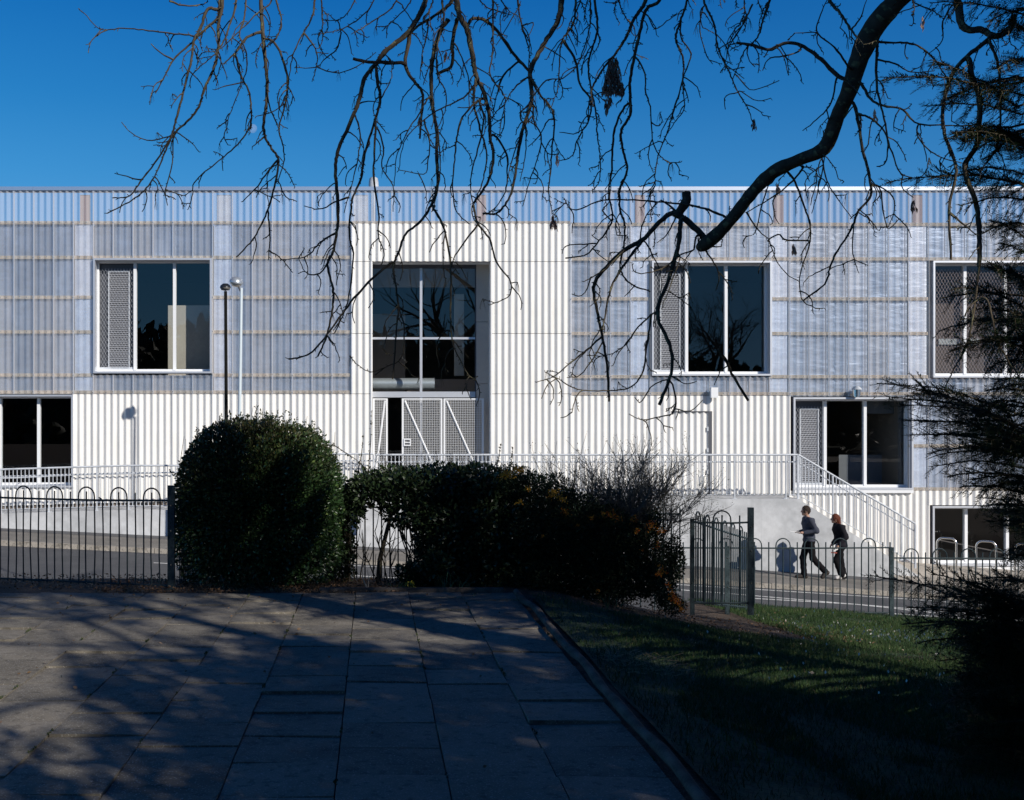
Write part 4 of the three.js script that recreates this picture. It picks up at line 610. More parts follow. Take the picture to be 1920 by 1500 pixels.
  D([[363, 68], [323, 63], [267, 56], [227, 53], [190, 55], [158, 25]], 1.9, 11.5); D([[190, 55], [166, 83]], 1.3, 11.5); D([[316, 256], [280, 263], [245, 248], [228, 229]], 1.4, 11.5); D([[325, 112], [298, 97], [283, 82]], 1.8, 11.5); D([[263, 337], [235, 330], [215, 325]], 2, 11.5); D([[355, 134], [377, 155], [382, 171]], 1.7, 11.5); D([[327, 248], [322, 310], [310, 365], [318, 370]], 1.8, 11.5);
  D([[443, 0], [433, 40], [419, 77], [406, 99], [390, 112], [367, 132]], 2.8, 11.4);
  D([[489, 0], [493, 59], [497, 112], [501, 149], [498, 203], [494, 237], [497, 256], [510, 280], [521, 296], [518, 336], [503, 390], [486, 430], [466, 459], [443, 482]], 4.2, 11.3); D([[502, 393], [506, 445], [503, 488]], 1.8, 11); D([[497, 256], [485, 265], [473, 275]], 2, 11); D([[521, 300], [500, 325], [482, 350], [455, 378]], 2.8, 11); D([[521, 340], [535, 368], [557, 378]], 1.6, 11);
  D([[493, 59], [465, 69], [441, 99], [419, 121]], 3.4, 11.3); D([[441, 104], [451, 141], [467, 173], [471, 205], [469, 237], [449, 267], [417, 296], [363, 344], [361, 365], [353, 392]], 2.5, 11.3); D([[417, 296], [418, 320]], 1.3, 11.3);
  D([[497, 72], [515, 80], [537, 133], [539, 165], [534, 200], [523, 240], [531, 275], [533, 301], [521, 339]], 2.8, 11.3); D([[501, 175], [507, 205], [520, 232], [523, 245]], 1.8, 11.3); D([[533, 195], [515, 208], [480, 218]], 1.5, 11.3); D([[518, 0], [527, 35], [518, 72], [499, 88]], 2.4, 11.3);
  D([[590, 0], [585, 32], [569, 61], [550, 101], [542, 147], [538, 187]], 2.4, 11.2); D([[569, 61], [593, 96], [594, 125], [585, 153]], 1.7, 11.2); D([[640, 60], [632, 90], [610, 110], [594, 125], [552, 127]], 1.5, 11); D([[594, 125], [635, 137], [680, 118], [705, 98]], 1.5, 11);
  D([[462, 0], [457, 40], [449, 64], [462, 99], [462, 131], [443, 184], [427, 227], [425, 250]], 2, 11.4); D([[510, 0], [483, 24], [443, 64], [409, 93], [379, 99]], 2, 11.4); D([[427, 225], [407, 240]], 1.5, 11.4); D([[318, 2], [340, 10], [380, 8], [390, 2]], 2, 11.6, { free: 1 }); D([[603, 0], [604, 53], [598, 64]], 2.2, 11);
  // middle group
  D([[797, 0], [787, 27], [765, 61], [720, 99], [707, 117], [685, 144], [673, 187], [661, 221], [637, 275], [629, 309], [634, 387], [632, 430], [624, 473], [614, 493], [624, 542], [624, 574], [612, 631], [596, 668]], 6, 10.6, { r1: 1.6 }); D([[768, 61], [760, 123], [776, 152], [791, 171], [791, 213], [787, 260]], 4.5, 10.6, { r1: 1.8 }); D([[760, 120], [720, 117], [690, 116], [662, 110]], 3.8, 10.6, { r1: 3.2 });
  D([[704, 125], [707, 149], [713, 187], [704, 221], [683, 293], [677, 333], [661, 373], [658, 393], [655, 445], [662, 473], [655, 548], [647, 582], [627, 625]], 3.6, 10.6); D([[704, 227], [703, 267], [701, 333], [710, 402], [710, 445], [720, 473], [715, 496]], 2.6, 10.6); D([[707, 240], [719, 280], [716, 315], [737, 349], [737, 397]], 2, 10.6); D([[665, 215], [675, 255], [672, 290], [660, 345], [645, 400]], 2, 10.6); D([[673, 195], [690, 190], [710, 192]], 2, 10.6); D([[632, 435], [600, 455], [575, 480], [527, 487]], 2.2, 10.6); D([[624, 473], [600, 512], [575, 512], [560, 485]], 2, 10.6); D([[655, 370], [630, 378], [600, 392], [570, 386]], 2, 10.6); D([[713, 187], [733, 150], [735, 125]], 1.6, 10.6);
  D([[840, 37], [824, 61], [811, 112], [808, 149], [811, 197], [819, 245], [819, 293], [820, 347], [810, 382], [787, 416], [761, 439], [747, 473], [738, 496], [741, 531], [747, 574], [744, 611], [736, 711]], 4.6, 10.4, { r1: 1.5 }); D([[738, 491], [695, 525], [652, 574], [615, 625], [578, 665], [541, 673]], 2.6, 10.4, { r1: 1.5 }); D([[747, 574], [757, 610], [752, 672], [723, 688], [694, 697], [666, 681]], 1.8, 10.4); D([[820, 245], [826, 300], [822, 350], [812, 395]], 2, 10.4);
  D([[856, 0], [861, 27], [877, 61], [888, 117], [893, 144], [907, 171], [917, 219], [919, 261], [925, 285], [917, 336], [888, 381]], 6.4, 10.2, { r1: 2 }); D([[859, 35], [848, 80], [847, 123], [819, 139]], 4, 10.2, { r1: 2.8 }); D([[876, 48], [885, 35], [907, 37], [933, 59], [968, 107], [992, 133]], 3.4, 10.2, { r1: 2.6 }); D([[973, 115], [944, 141], [931, 181], [923, 227]], 2.3, 10.2); D([[853, 83], [877, 141], [880, 200]], 2.2, 10.2); D([[896, 189], [867, 221], [857, 256], [853, 293], [849, 347], [856, 397], [880, 420]], 2.6, 10.2); D([[899, 192], [907, 221], [896, 280], [883, 333], [883, 360], [888, 395]], 2.4, 10.2); D([[925, 253], [949, 288], [951, 325], [947, 360], [925, 397]], 2.6, 10.2); D([[893, 144], [888, 190], [900, 240], [912, 290], [905, 340], [890, 380]], 2.6, 10.2);
  D([[924, 0], [924, 48], [924, 96], [919, 141], [947, 184], [941, 221], [936, 256]], 2.2, 10.1); D([[848, 0], [819, 27], [781, 51], [760, 70]], 4.6, 10.4); D([[803, 48], [792, 101], [787, 147]], 2, 10.4); D([[829, 0], [832, 32], [821, 80], [821, 144], [835, 171], [835, 205], [821, 240]], 2.4, 10.4); D([[896, 157], [867, 184], [819, 208], [787, 232], [760, 261], [747, 320]], 2.2, 10.3); D([[803, 184], [781, 221], [765, 245], [744, 293], [739, 349]], 2, 10.4); D([[795, 228], [805, 259], [803, 301], [797, 325], [749, 319]], 1.8, 10.4); D([[744, 0], [691, 45], [659, 64]], 2, 10.7); D([[701, 0], [648, 51], [600, 64]], 2, 10.8); D([[770, 0], [735, 40], [716, 58]], 1.8, 10.6); D([[812, 0], [805, 20], [795, 40]], 1.8, 10.4); D([[665, 0], [640, 35], [605, 38]], 1.6, 10.8);
  D([[888, 385], [896, 419], [918, 448], [929.5, 489.6], [957, 528], [955, 553.5], [918, 572]], 2.6, 10.2); D([[812, 390], [819, 400], [835, 438], [845, 496], [845, 592], [848, 640], [864, 678], [886, 710], [896, 705]], 3, 10.3); D([[896, 419], [861, 467], [848, 493], [845, 528]], 2.4, 10.2); D([[835, 438], [830, 480], [833, 520]], 1.6, 10.2); D([[836, 620], [818, 650], [824, 685]], 1.6, 10.2);
  D([[1053, 0], [1045, 40], [1021, 80], [995, 133], [997, 171], [997, 187], [981, 240], [971, 288], [968, 315], [955, 370], [930, 400], [905, 400]], 6, 9.9, { r1: 1.7 }); D([[997, 149], [1011, 176], [1032, 200], [1039, 224], [1035, 280], [1032, 320], [1029, 360], [1035, 400]], 2.8, 9.9); D([[1000, 200], [1000, 224], [1015, 256], [1009, 293], [995, 333], [980, 387]], 2.2, 9.9); D([[992, 145], [970, 160], [947, 195], [944, 240], [930, 262]], 2, 9.9); D([[971, 0], [979, 53], [992, 93], [991, 128]], 2.3, 9.9); D([[990, 45], [1000, 42], [990, 70]], 1.6, 9.9); D([[997, 190], [975, 215], [985, 240], [985, 290], [975, 340]], 1.8, 9.9); D([[1000, 215], [985, 235], [960, 300], [950, 345]], 1.8, 9.9); D([[1028, 225], [1015, 250], [990, 275]], 1.5, 9.9);
  D([[1079, 0], [1075, 45], [1055, 75], [1048, 130], [1046, 165], [1034, 200]], 2.4, 9.9); D([[1000, 180], [1025, 150], [1055, 147], [1090, 110], [1107, 60]], 1.8, 9.8);
  D([[1056, 75], [1080, 117], [1088, 160], [1107, 187], [1104, 224], [1083, 261], [1072, 293], [1051, 301]], 2.6, 9.8); D([[1107, 0], [1105, 53], [1085, 117], [1075, 133]], 2, 9.8); D([[1105, 190], [1100, 235], [1080, 250], [1049, 248]], 1.6, 9.8); D([[1115, 0], [1120, 59], [1104, 112], [1107, 160], [1117, 208], [1120, 253], [1125, 293], [1123, 341], [1110, 358]], 2.5, 9.7); D([[1088, 0], [1068, 45], [1060, 80]], 1.8, 9.8); D([[940, 0], [955, 22], [945, 40]], 1.6, 10); D([[900, 0], [915, 14], [940, 22], [955, 28]], 1.6, 10); D([[975, 8], [960, 35], [930, 85]], 1.5, 10);
  // right of the middle
  D([[1211, 0], [1189, 35], [1173, 72], [1155, 99], [1128, 133], [1109, 171], [1112, 200]], 4.2, 9.5); D([[1237, 0], [1213, 16], [1200, 61], [1187, 117], [1181, 160], [1181, 216], [1165, 245], [1168, 280], [1176, 320], [1163, 352], [1163, 397], [1171, 416], [1170, 457], [1163, 504], [1180, 530], [1219, 547]], 3.6, 9.5, { r1: 1.4 }); D([[1177, 195], [1157, 227], [1149, 267], [1147, 320], [1141, 360], [1148, 413], [1119, 457], [1098, 478], [1060, 484]], 2.4, 9.5, { r1: 1.2 }); D([[1192, 109], [1208, 133], [1211, 173], [1219, 200], [1224, 264], [1237, 291], [1253, 304], [1277, 304]], 1.9, 9.4); D([[1222, 230], [1235, 236], [1242, 226]], 1.4, 9.4); D([[1119, 457], [1090, 458], [1060, 462], [1054, 476]], 1.4, 9.4); D([[1115, 470], [1140, 490]], 1.5, 9.4);
  D([[1288, 0], [1277, 35], [1267, 72], [1280, 107], [1280, 149], [1261, 213], [1251, 248], [1237, 283], [1229, 320], [1227, 352], [1216, 371]], 2.3, 9.2); D([[1277, 40], [1277, 72], [1296, 101], [1280, 149], [1283, 203], [1267, 227], [1251, 251]], 1.8, 9.2); D([[1237, 265], [1215, 275], [1192, 288]], 1.3, 9.2); D([[1229, 340], [1200, 350]], 1.2, 9.2); D([[1215, 30], [1228, 55], [1250, 40], [1268, 28]], 1.5, 9.3); D([[1160, 0], [1172, 30], [1185, 50]], 1.8, 9.5);
  D([[1320, 0], [1339, 45], [1347, 91], [1365, 131], [1384, 173], [1403, 205], [1411, 229]], 2.4, 9); D([[1443, 0], [1432, 32], [1421, 69], [1397, 93], [1384, 125], [1373, 149]], 2.5, 8.8); D([[1411, 8], [1389, 53], [1368, 85], [1360, 115]], 1.8, 8.8); D([[1320, 11], [1312, 51], [1325, 104], [1336, 120]], 1.6, 9); D([[1381, 141], [1408, 168], [1461, 151]], 1.4, 8.9); D([[1387, 171], [1419, 189], [1445, 184]], 1.3, 8.9); D([[1384, 173], [1360, 182], [1360, 205]], 1.2, 8.9); D([[1395, 0], [1396, 25], [1385, 50]], 1.6, 8.9); D([[1421, 0], [1432, 25]], 1.5, 8.9);
  // limb end group
  D([[1318, 443], [1283, 410], [1271, 402], [1262, 399], [1236, 416], [1207, 448], [1171, 469], [1145, 492], [1116, 528], [1113, 545], [1122, 595], [1130, 633], [1139, 692], [1142, 753]], 6.5, 9.3, { r1: 1.9 }); D([[1268, 406], [1286, 378], [1287, 360]], 8, 9.3, { r1: 8.5, spurs: 0, dz: 0 }); D([[1204, 451], [1177, 487], [1148, 534], [1136, 583], [1130, 619]], 3.4, 9.3); D([[1171, 469], [1130, 507], [1095, 528]], 2.6, 9.3); D([[1107, 522], [1100, 545], [1085, 556], [1072, 551]], 1.7, 9.3); D([[1277, 413], [1274, 448], [1265, 487], [1251, 531], [1233, 580], [1236, 604], [1254, 642], [1261, 677], [1255, 712], [1236, 759]], 4.6, 9.3, { r1: 2.6 }); D([[1227, 586], [1192, 619], [1174, 645], [1139, 666], [1100, 666]], 2.3, 9.3); D([[1130, 630], [1098, 658], [1066, 683], [1040, 705], [1005, 717]], 2.2, 9.3); D([[1221, 589], [1213, 648], [1204, 701], [1180, 727], [1142, 732], [1083, 730], [1046, 710], [1022, 698]], 2, 9.3); D([[1306, 443], [1300, 469], [1280, 475], [1255, 495], [1225, 510], [1190, 510], [1185, 493]], 2.2, 9.3); D([[1324, 472], [1342, 498], [1349, 522], [1342, 545]], 2.2, 9.3); D([[1335, 462], [1352, 462], [1355, 450]], 2, 9.3); D([[1259, 718], [1268, 757], [1260, 775], [1230, 783], [1202, 787], [1179, 776]], 2, 9.3); D([[1266, 766], [1294, 771], [1318, 750]], 1.5, 9.3); D([[1198, 454], [1204, 425], [1213, 402], [1233, 381]], 2, 9.3); D([[1362, 407], [1318, 390], [1277, 382.5], [1213, 377], [1133, 375], [1072, 393], [1058, 372]], 2.6, 9.3); D([[1248, 545], [1295, 575]], 1.7, 9.3); D([[1255, 712], [1225, 722], [1200, 755], [1190, 745]], 1.6, 9.3); D([[1258, 705], [1285, 720], [1306, 715]], 1.4, 9.3); D([[1130, 640], [1110, 675], [1085, 705], [1063, 708]], 1.8, 9.3); D([[1207, 452], [1225, 480], [1240, 520], [1238, 560]], 2, 9.3); D([[1271, 402], [1255, 385], [1240, 375]], 3, 9.3); D([[1268, 405], [1250, 440], [1232, 455]], 1.7, 9.3); D([[1275, 480], [1255, 540], [1240, 580]], 1.7, 9.3); D([[1346, 655], [1362, 677], [1374, 704], [1403, 751]], 2.6, 9.3, { r1: 2.4 });
  D([[1148, 413], [1130, 395], [1142, 378], [1145, 340]], 2, 9.4);
  // right group
  D([[1612, 77], [1596, 56], [1575, 24], [1556, 0]].reverse(), 4.4, 8.4); D([[1580, 147], [1540, 112], [1508, 88], [1477, 80], [1440, 93], [1413, 85], [1381, 80]], 4.2, 8.4, { r1: 2.4 }); D([[1500, 95], [1470, 105], [1442, 110], [1430, 132]], 2.2, 8.4); D([[1591, 125], [1567, 91], [1532, 61], [1537, 32], [1551, 0]], 2.6, 8.3); D([[1532, 61], [1490, 62]], 1.5, 8.3); D([[1568, 149], [1559, 192], [1535, 221], [1505, 245]], 2.4, 8.4); D([[1596, 56], [1612, 35], [1625, 0]], 2, 8.3, {}); D([[1652, 79], [1692, 80], [1719, 85], [1748, 107], [1769, 136], [1783, 165], [1784, 227]], 2.5, 8.2); D([[1647, 112], [1681, 120], [1705, 135], [1751, 133]], 2, 8.2); D([[1644, 93], [1644, 160], [1651, 195], [1660, 232], [1665, 280], [1657, 309], [1644, 312]], 3, 8.3); D([[1615, 157], [1631, 184], [1652, 197], [1692, 205], [1716, 229], [1767, 235], [1833, 235]], 3.4, 8.3); D([[1599, 192], [1609, 227], [1617, 280], [1628, 320], [1632, 368], [1609, 397], [1598, 425], [1566, 478], [1557, 498], [1549, 528], [1507, 563]], 3.2, 8.5, { r1: 1.6 }); D([[1609, 213], [1631, 221], [1657, 245], [1673, 288], [1692, 328], [1727, 331], [1740, 315]], 2.4, 8.4); D([[1635, 228], [1628, 270], [1620, 285]], 1.6, 8.4); D([[1692, 328], [1690, 350], [1712, 370]], 1.6, 8.4);
  D([[1796, 0], [1809, 53], [1841, 56], [1865, 68], [1895, 53], [1903, 27]], 7.5, 7.8, { r1: 5 }); D([[1855, 72], [1815, 104], [1791, 131], [1775, 168], [1767, 213], [1772, 253], [1791, 307], [1793, 325], [1780, 390], [1783, 487]], 5, 7.8, { r1: 2.2 }); D([[1817, 112], [1823, 147], [1836, 181], [1836, 227], [1831, 272], [1809, 315], [1830, 380], [1836, 440], [1836, 500]], 5.6, 7.8, { r1: 4 }); D([[1855, 77], [1871, 120], [1876, 187], [1871, 267], [1860, 293], [1833, 323]], 3.4, 7.8); D([[1788, 8], [1767, 45], [1767, 75], [1740, 101]], 2.4, 8); D([[1711, 0], [1748, 19], [1769, 35]], 2, 8); D([[1719, 251], [1737, 277], [1767, 296], [1809, 307]], 1.8, 8.2); D([[1750, 15], [1732, 40]], 1.3, 8.2); D([[1780, 399], [1800, 415], [1830, 440]], 3, 7.8); D([[1836, 500], [1815, 640], [1790, 690], [1770, 730]], 2.4, 7.8); D([[1848, 560], [1870, 640], [1895, 690], [1890, 730]], 3, 7.8);
  D([[1468, 310], [1490, 340], [1507, 384], [1519, 425], [1519, 451], [1499, 522], [1505, 563], [1528, 578]], 2.6, 8.9); D([[1540, 290], [1551, 340], [1566, 366], [1598, 410]], 2, 8.7); D([[1500, 310], [1530, 320], [1520, 385]], 1.8, 8.8); D([[1513, 451], [1472, 449], [1460, 440], [1440, 451], [1443, 454], [1455, 487], [1478, 516], [1499, 528]], 2, 8.9); D([[1600, 425], [1601, 484], [1628, 498]], 1.8, 8.7); D([[1632, 345], [1648, 352], [1657, 405], [1666, 428], [1686, 410]], 1.8, 8.5); D([[1636, 345], [1672, 365], [1677, 395], [1666, 425]], 1.7, 8.5); D([[1505, 315], [1480, 345], [1440, 375], [1400, 398]], 2.6, 8.9); D([[1456, 330], [1440, 350], [1425, 400], [1413, 440], [1392, 442]], 1.8, 8.9); D([[1545, 290], [1535, 350], [1522, 400]], 1.6, 8.8); D([[1400, 398], [1420, 430], [1443, 450]], 1.8, 8.9);
  for (const e of extra.splice(0)) branch(e, 1.25, 9.5, { leaf: 1 });
  // dried seed bunches
  const seedM = leafMat(.25), bunch = (x, y, w, h, n) => { const ms = [], cs = []; for (let i = 0; i < n; i++) { const t = Math.pow(rnd(), .7), Z = 9.5; ms.push(mtx(at(x + rr(-1, 1) * w * (.3 + .7 * t) * .5, y + t * h, Z + rr(-.06, .06)), V(rr(-.25, .25), -1, rr(-.25, .25)), rr(.04, .068), rr(0, 6), .6)); cs.push(col([.22, .12, .08], [.5, .36, .27], rnd(), .3)); } instanced(ash, 'dried_seed_bunch', leafGeo, seedM, ms, cs); };
  bunch(1150, 106, 44, 66, 420); bunch(1142, 172, 14, 20, 24); bunch(1038, 400, 14, 24, 36); bunch(1414, 220, 8, 14, 12); bunch(1046, 285, 8, 16, 12); bunch(1458, 340, 10, 18, 18); bunch(1489, 450, 8, 20, 14); bunch(1640, 200, 8, 20, 10); bunch(1713, 372, 12, 18, 18); bunch(1730, 30, 8, 18, 10); bunch(1140, 190, 8, 16, 10); bunch(787, 215, 8, 16, 12); bunch(836, 90, 6, 16, 8);
}
// ---------------------------------------------------------------- yew at the right edge
const needleGeo = (() => { const g = new THREE.BufferGeometry(); g.setAttribute('position', new THREE.Float32BufferAttribute([0, 0, 0, .09, .45, .03, 0, 1, .12, -.09, .45, .03], 3)); g.setIndex([0, 1, 2, 0, 2, 3]); g.computeVertexNormals(); return g; })();
const yew = thing('yew_tree', 'dark yew with needled sprays reaching in from the right edge', 'tree', V(6.3, parkY(6.3, 8), -8));
{
  const T = V(6.3, parkY(6.3, 8) - .1, -8), ms = [], cs = [];
  part(yew, 'trunk', taper([T, V(6.3, 1, -8), V(6.35, 3.5, -7.9), V(6.3, 6.2, -7.9), V(6.3, 7.6, -7.8)], [.3, .24, .2, .1, .03], 10), mats.bark);
  const wood = [];
  function spray(x0, y0, x1, y1, Z0, Z1, wdt = 1) {
    const A = at(x0, y0, Z0), B = at(x1, y1, Z1), L = A.distanceTo(B), d = B.clone().sub(A).normalize(), sideV = new THREE.Vector3().crossVectors(d, V(0, 1, 0)).normalize().applyAxisAngle(d, (rnd() < .5 ? 1 : -1) * rr(.5, 1.25)), n = 8, pts = [];
    for (let i = 0; i <= n; i++) { const t = i / n; pts.push(A.clone().lerp(B, t).add(V(0, .05 * L * Math.sin(t * 3.14) + rr(-.006, .006), rr(-.006, .006)))); }
    wood.push(taper(pts, pts.map((_, i) => .0065 * (1 - .75 * i / n) + .0012), 4, false));
    const need = (p, q, dens) => { const l = p.distanceTo(q), dd = q.clone().sub(p).normalize(), s2 = new THREE.Vector3().crossVectors(dd, V(rr(-.2, .2), 1, rr(-.3, .3))).normalize(), k = Math.ceil(l / .0045 * dens); for (let i = 0; i < k; i++) { const t = i / k, s = i % 2 ? 1 : -1; ms.push(mtx(p.clone().lerp(q, t), s2.clone().multiplyScalar(s).addScaledVector(dd, .55).add(rdir().multiplyScalar(.28)), rr(.026, .038) * (t > .85 ? .8 : 1), rr(-.6, .6), 1)); cs.push(col([.010, .022, .008], [.028, .05, .016], rnd(), .3)); } };
    for (let i = 1; i <= n; i++) { need(pts[i - 1], pts[i], .8); for (const s of [-1, 1]) for (let w = 0; w < (i % 2 ? 3 : 2); w++) { const t = i / n, l = (.05 + .26 * L * (1 - t * .82)) * rr(.5, 1.1) * wdt, p = pts[i - 1].clone().lerp(pts[i], rnd()), dir = sideV.clone().multiplyScalar(s * rr(.4, 1)).addScaledVector(d, rr(.3, .9)).add(V(0, rr(-.8, .2), 0)).normalize(), q = p.clone().addScaledVector(dir, l).add(V(0, -.12 * l, 0)); wood.push(taper([p, q], [.0022, .001], 3, false)); need(p, q, .8); if (l > .16) { const m = p.clone().lerp(q, .5), q2 = m.clone().addScaledVector(d, l * .35).add(V(0, rr(-.08, .04), rr(-.04, .04))); need(m, q2, .8); } } }
    const h = clamp(A.y + .4, .4, 6.5); wood.push(taper([V(6.3, h, -7.95), V(lerp(6.3, A.x, .6), h * .4 + A.y * .6 + .1, lerp(-7.95, A.z, .6)), A], [.03, .018, .007], 5, false));
  }
  const lerp = (a, b, t) => a + (b - a) * t;
  const S = [[1950, 40, 1745, 6], [1960, 20, 1850, 42], [1955, 80, 1890, 50], [1860, 165, 1655, 150], [1905, 200, 1745, 112], [1930, 150, 1765, 190], [1915, 215, 1730, 200], [1890, 240, 1775, 262], [1930, 270, 1785, 250], [1930, 330, 1800, 322], [1925, 346, 1662, 342], [1930, 350, 1740, 335], [1940, 380, 1800, 385], [1930, 420, 1835, 440], [1930, 455, 1855, 415], [1940, 490, 1870, 455], [1930, 110, 1870, 130], [1940, 190, 1840, 170], [1935, 240, 1850, 300], [1945, 300, 1880, 250],
    [1935, 560, 1765, 560], [1930, 600, 1760, 622], [1925, 580, 1790, 540], [1930, 640, 1780, 660], [1930, 620, 1800, 600], [1930, 680, 1850, 690], [1940, 540, 1850, 500], [1930, 660, 1840, 640], [1930, 600, 1830, 580],
    [1900, 800, 1645, 718], [1900, 780, 1700, 722], [1930, 810, 1665, 745], [1920, 830, 1690, 790], [1920, 850, 1705, 815], [1900, 850, 1740, 850], [1930, 880, 1745, 875], [1930, 900, 1775, 895], [1930, 930, 1800, 915], [1930, 960, 1840, 950], [1940, 790, 1780, 760], [1940, 820, 1800, 800], [1945, 850, 1800, 840], [1940, 740, 1850, 735],
    [1850, 1150, 1632, 1080], [1900, 1150, 1700, 1092], [1920, 1140, 1795, 1088], [1930, 1150, 1740, 1120], [1940, 1180, 1700, 1140], [1940, 1200, 1690, 1170], [1945, 1220, 1720, 1205], [1940, 1100, 1840, 1085], [1950, 1060, 1880, 1040], [1950, 1140, 1800, 1120], [1950, 1240, 1760, 1240], [1950, 1190, 1800, 1180], [1950, 1280, 1790, 1290], [1960, 1000, 1880, 985], [1955, 1160, 1760, 1155], [1960, 1330, 1820, 1330]];
  for (const [a, b, c, d] of S) { const Z = rr(7, 8.3); spray(a, b, c, d, Z + .1, Z - .25, .95); if (d > 690 && rnd() < .7 || rnd() < .35) { const Y = Z + rr(-.4, .4); spray(a + rr(-10, 20), b + rr(-14, 14), c + rr(8, 50), d + rr(-16, 16), Y, Y - .2, 1.1); } }
  for (let i = 0; i < 60; i++) { const y = rr(1180, 1420), x = rr(1760, 1880) + (y - 1180) * .1, Z = rr(7, 8.4); spray(x + rr(90, 160), y + rr(-10, 30), x, y, Z, Z - .2, 1.1); }
  for (let i = 0; i < 12; i++) { const y = rr(700, 1000), x = rr(1840, 1900), Z = rr(7, 8.4); spray(x + rr(80, 140), y + rr(-10, 30), x, y, Z, Z - .2, 1); }
  part(yew, 'twigs', merge(wood), mats.bark); instanced(yew, 'needles', needleGeo, leafMat(.08), ms, cs);
  // the rest of its crown, out of the frame, as larger clumps of the same foliage
  const cm = [], cc = []; for (let i = 0; i < 11000; i++) { const dir = rdir(), q = Math.pow(rnd(), .5), P = V(6.9 + dir.x * 1.9 * q, 3.6 + dir.y * 3.6 * q, -7.8 + dir.z * 2.4 * q), sx = CX + P.x / -P.z * F; if (sx < 1990) continue; if (P.y < .1) continue; cm.push(mtx(P, rdir(-.2), rr(.06, .14), rr(0, 6), .6)); cc.push(col([.010, .022, .008], [.028, .05, .016], rnd(), .3)); }
  instanced(yew, 'crown', leafGeo, leafMat(.08), cm, cc);
}
// ---------------------------------------------------------------- trees behind the camera that shade the foreground and show in the panes
function evergreen(x, Z, h, rx, rz, n, label, sz = [.10, .2], lift = 0) {
  const b = V(x, parkY(x, Z), -Z), g = thing('evergreen_tree', label, 'tree', b, 'evergreens behind the terrace'), ms = [], cs = [];
  part(g, 'trunk', taper([b.clone().add(V(0, -.1, 0)), b.clone().add(V(.1, h * .5, 0)), b.clone().add(V(0, h * .95, 0))], [.22, .15, .03], 8), mats.bark);
  for (let i = 0; i < n; i++) { const dir = rdir(), q = Math.pow(rnd(), .4) * (1 + .35 * (fbm(dir.x * 3 + x, dir.y * 3 + dir.z * 2 + 30, 99, 5, 2) - .5)), P = V(b.x + dir.x * rx * q, b.y + h * (.53 + lift * .47) + dir.y * h * .47 * (1 - lift) * q, b.z + dir.z * rz * q); if (P.y < b.y + .15) continue; ms.push(mtx(P, rdir(.2), rr(...sz), rr(0, 6), .9)); cs.push(col([.015, .03, .012], [.035, .055, .02], rnd())); }
  instanced(g, 'crown', leafGeo, leafMat(.1), ms, cs); return g;
}
evergreen(8.4, -1.6, 9.0, 3.3, 2.6, 32000, 'dense dark holly behind the camera, nearest the terrace', [.13, .26]);
evergreen(8.4, -1, 14.6, 2.0, 2.0, 3400, 'added tall evergreen behind the camera, high crown shaped to shade the branches', [.14, .28], .66);  // added out of view; the lifted crown keeps sun off the hanging branches
evergreen(14.5, -1.2, 13.8, 3.2, 2.6, 4200, 'added tall evergreen behind the camera, wide flat crown shaped to shade the hedge', [.14, .28], .74);  // unseen; crown band shaped to shade the dark hedge but leave the lawn lit
evergreen(12.8, -1.4, 7.4, 2.8, 2.4, 16000, 'dense dark holly behind the camera under the wide flat crown', [.13, .26]);
evergreen(17.0, .6, 7.2, 2.4, 2.2, 13000, 'dense dark holly behind the camera beside the lawn', [.13, .26]);
evergreen(4.0, -2.4, 7.0, 2.1, 2.0, 14000, 'low dense dark holly close behind the camera', [.12, .24]);
evergreen(-8, -1.5, 8.4, 3.4, 3, 14000, 'added unseen evergreen dimming the skylight behind the camera to the left', [.16, .3]);  // added out of view to cut skylight in the shaded foreground
evergreen(-3.5, -8, 8.8, 3.6, 3, 12000, 'added unseen evergreen dimming the skylight far behind the camera', [.16, .3]);  // second unseen tree added to lower the sky fill
function bareTree(x, Z, h, r, sd, label, dep = 4) {
  seed = sd; const b = V(x, parkY(x, Z), -Z), g = thing('leafless_tree', label, 'tree', b, 'leafless trees behind the terrace'), gs = [];
  part(g, 'trunk', taper([b.clone().add(V(0, -.1, 0)), b.clone().add(V(.05, h * .15, 0)), b.clone().add(V(0, h * .36, .1))], [r * 1.3, r, r * .8], 10), mats.bark);
  const grow = (p, d, l, rad, dep) => { const pts = [p.clone()], ra = [rad]; let q = p.clone(), e = d.clone(); for (let i = 1; i <= 5; i++) { e.add(rdir().multiplyScalar(.2)).add(V(0, .04, 0)).normalize(); q = q.clone().addScaledVector(e, l / 5); pts.push(q); ra.push(rad * (1 - .6 * i / 5)); if (dep > 0 && i > 1) { const k = i === 5 ? 2 : 1; for (let j = 0; j < k; j++) if (rnd() < .9) grow(q, e.clone().add(rdir().multiplyScalar(.9)).normalize(), l * rr(.5, .72), rad * (1 - .6 * i / 5) * .75, dep - 1); } } gs.push(taper(pts, ra, dep > 1 ? 5 : 3, false)); };
  const t = b.clone().add(V(0, h * .34, .1)); for (let i = 0; i < 5; i++) grow(t, V(Math.cos(i * 1.3) * .7, 1, Math.sin(i * 1.3) * .7).normalize(), h * .3, r * .62, dep);
  part(g, 'crown', merge(gs), mats.bark);
}
bareTree(12.5, -7.5, 15, .5, 77, 'tall leafless tree behind the camera to the right', 3);
bareTree(19, -2, 13, .42, 78, 'tall leafless tree beside the lawn behind the camera');
bareTree(6.3, -4.2, 15, .52, 79, 'thick limbed leafless tree close behind the camera', 2);
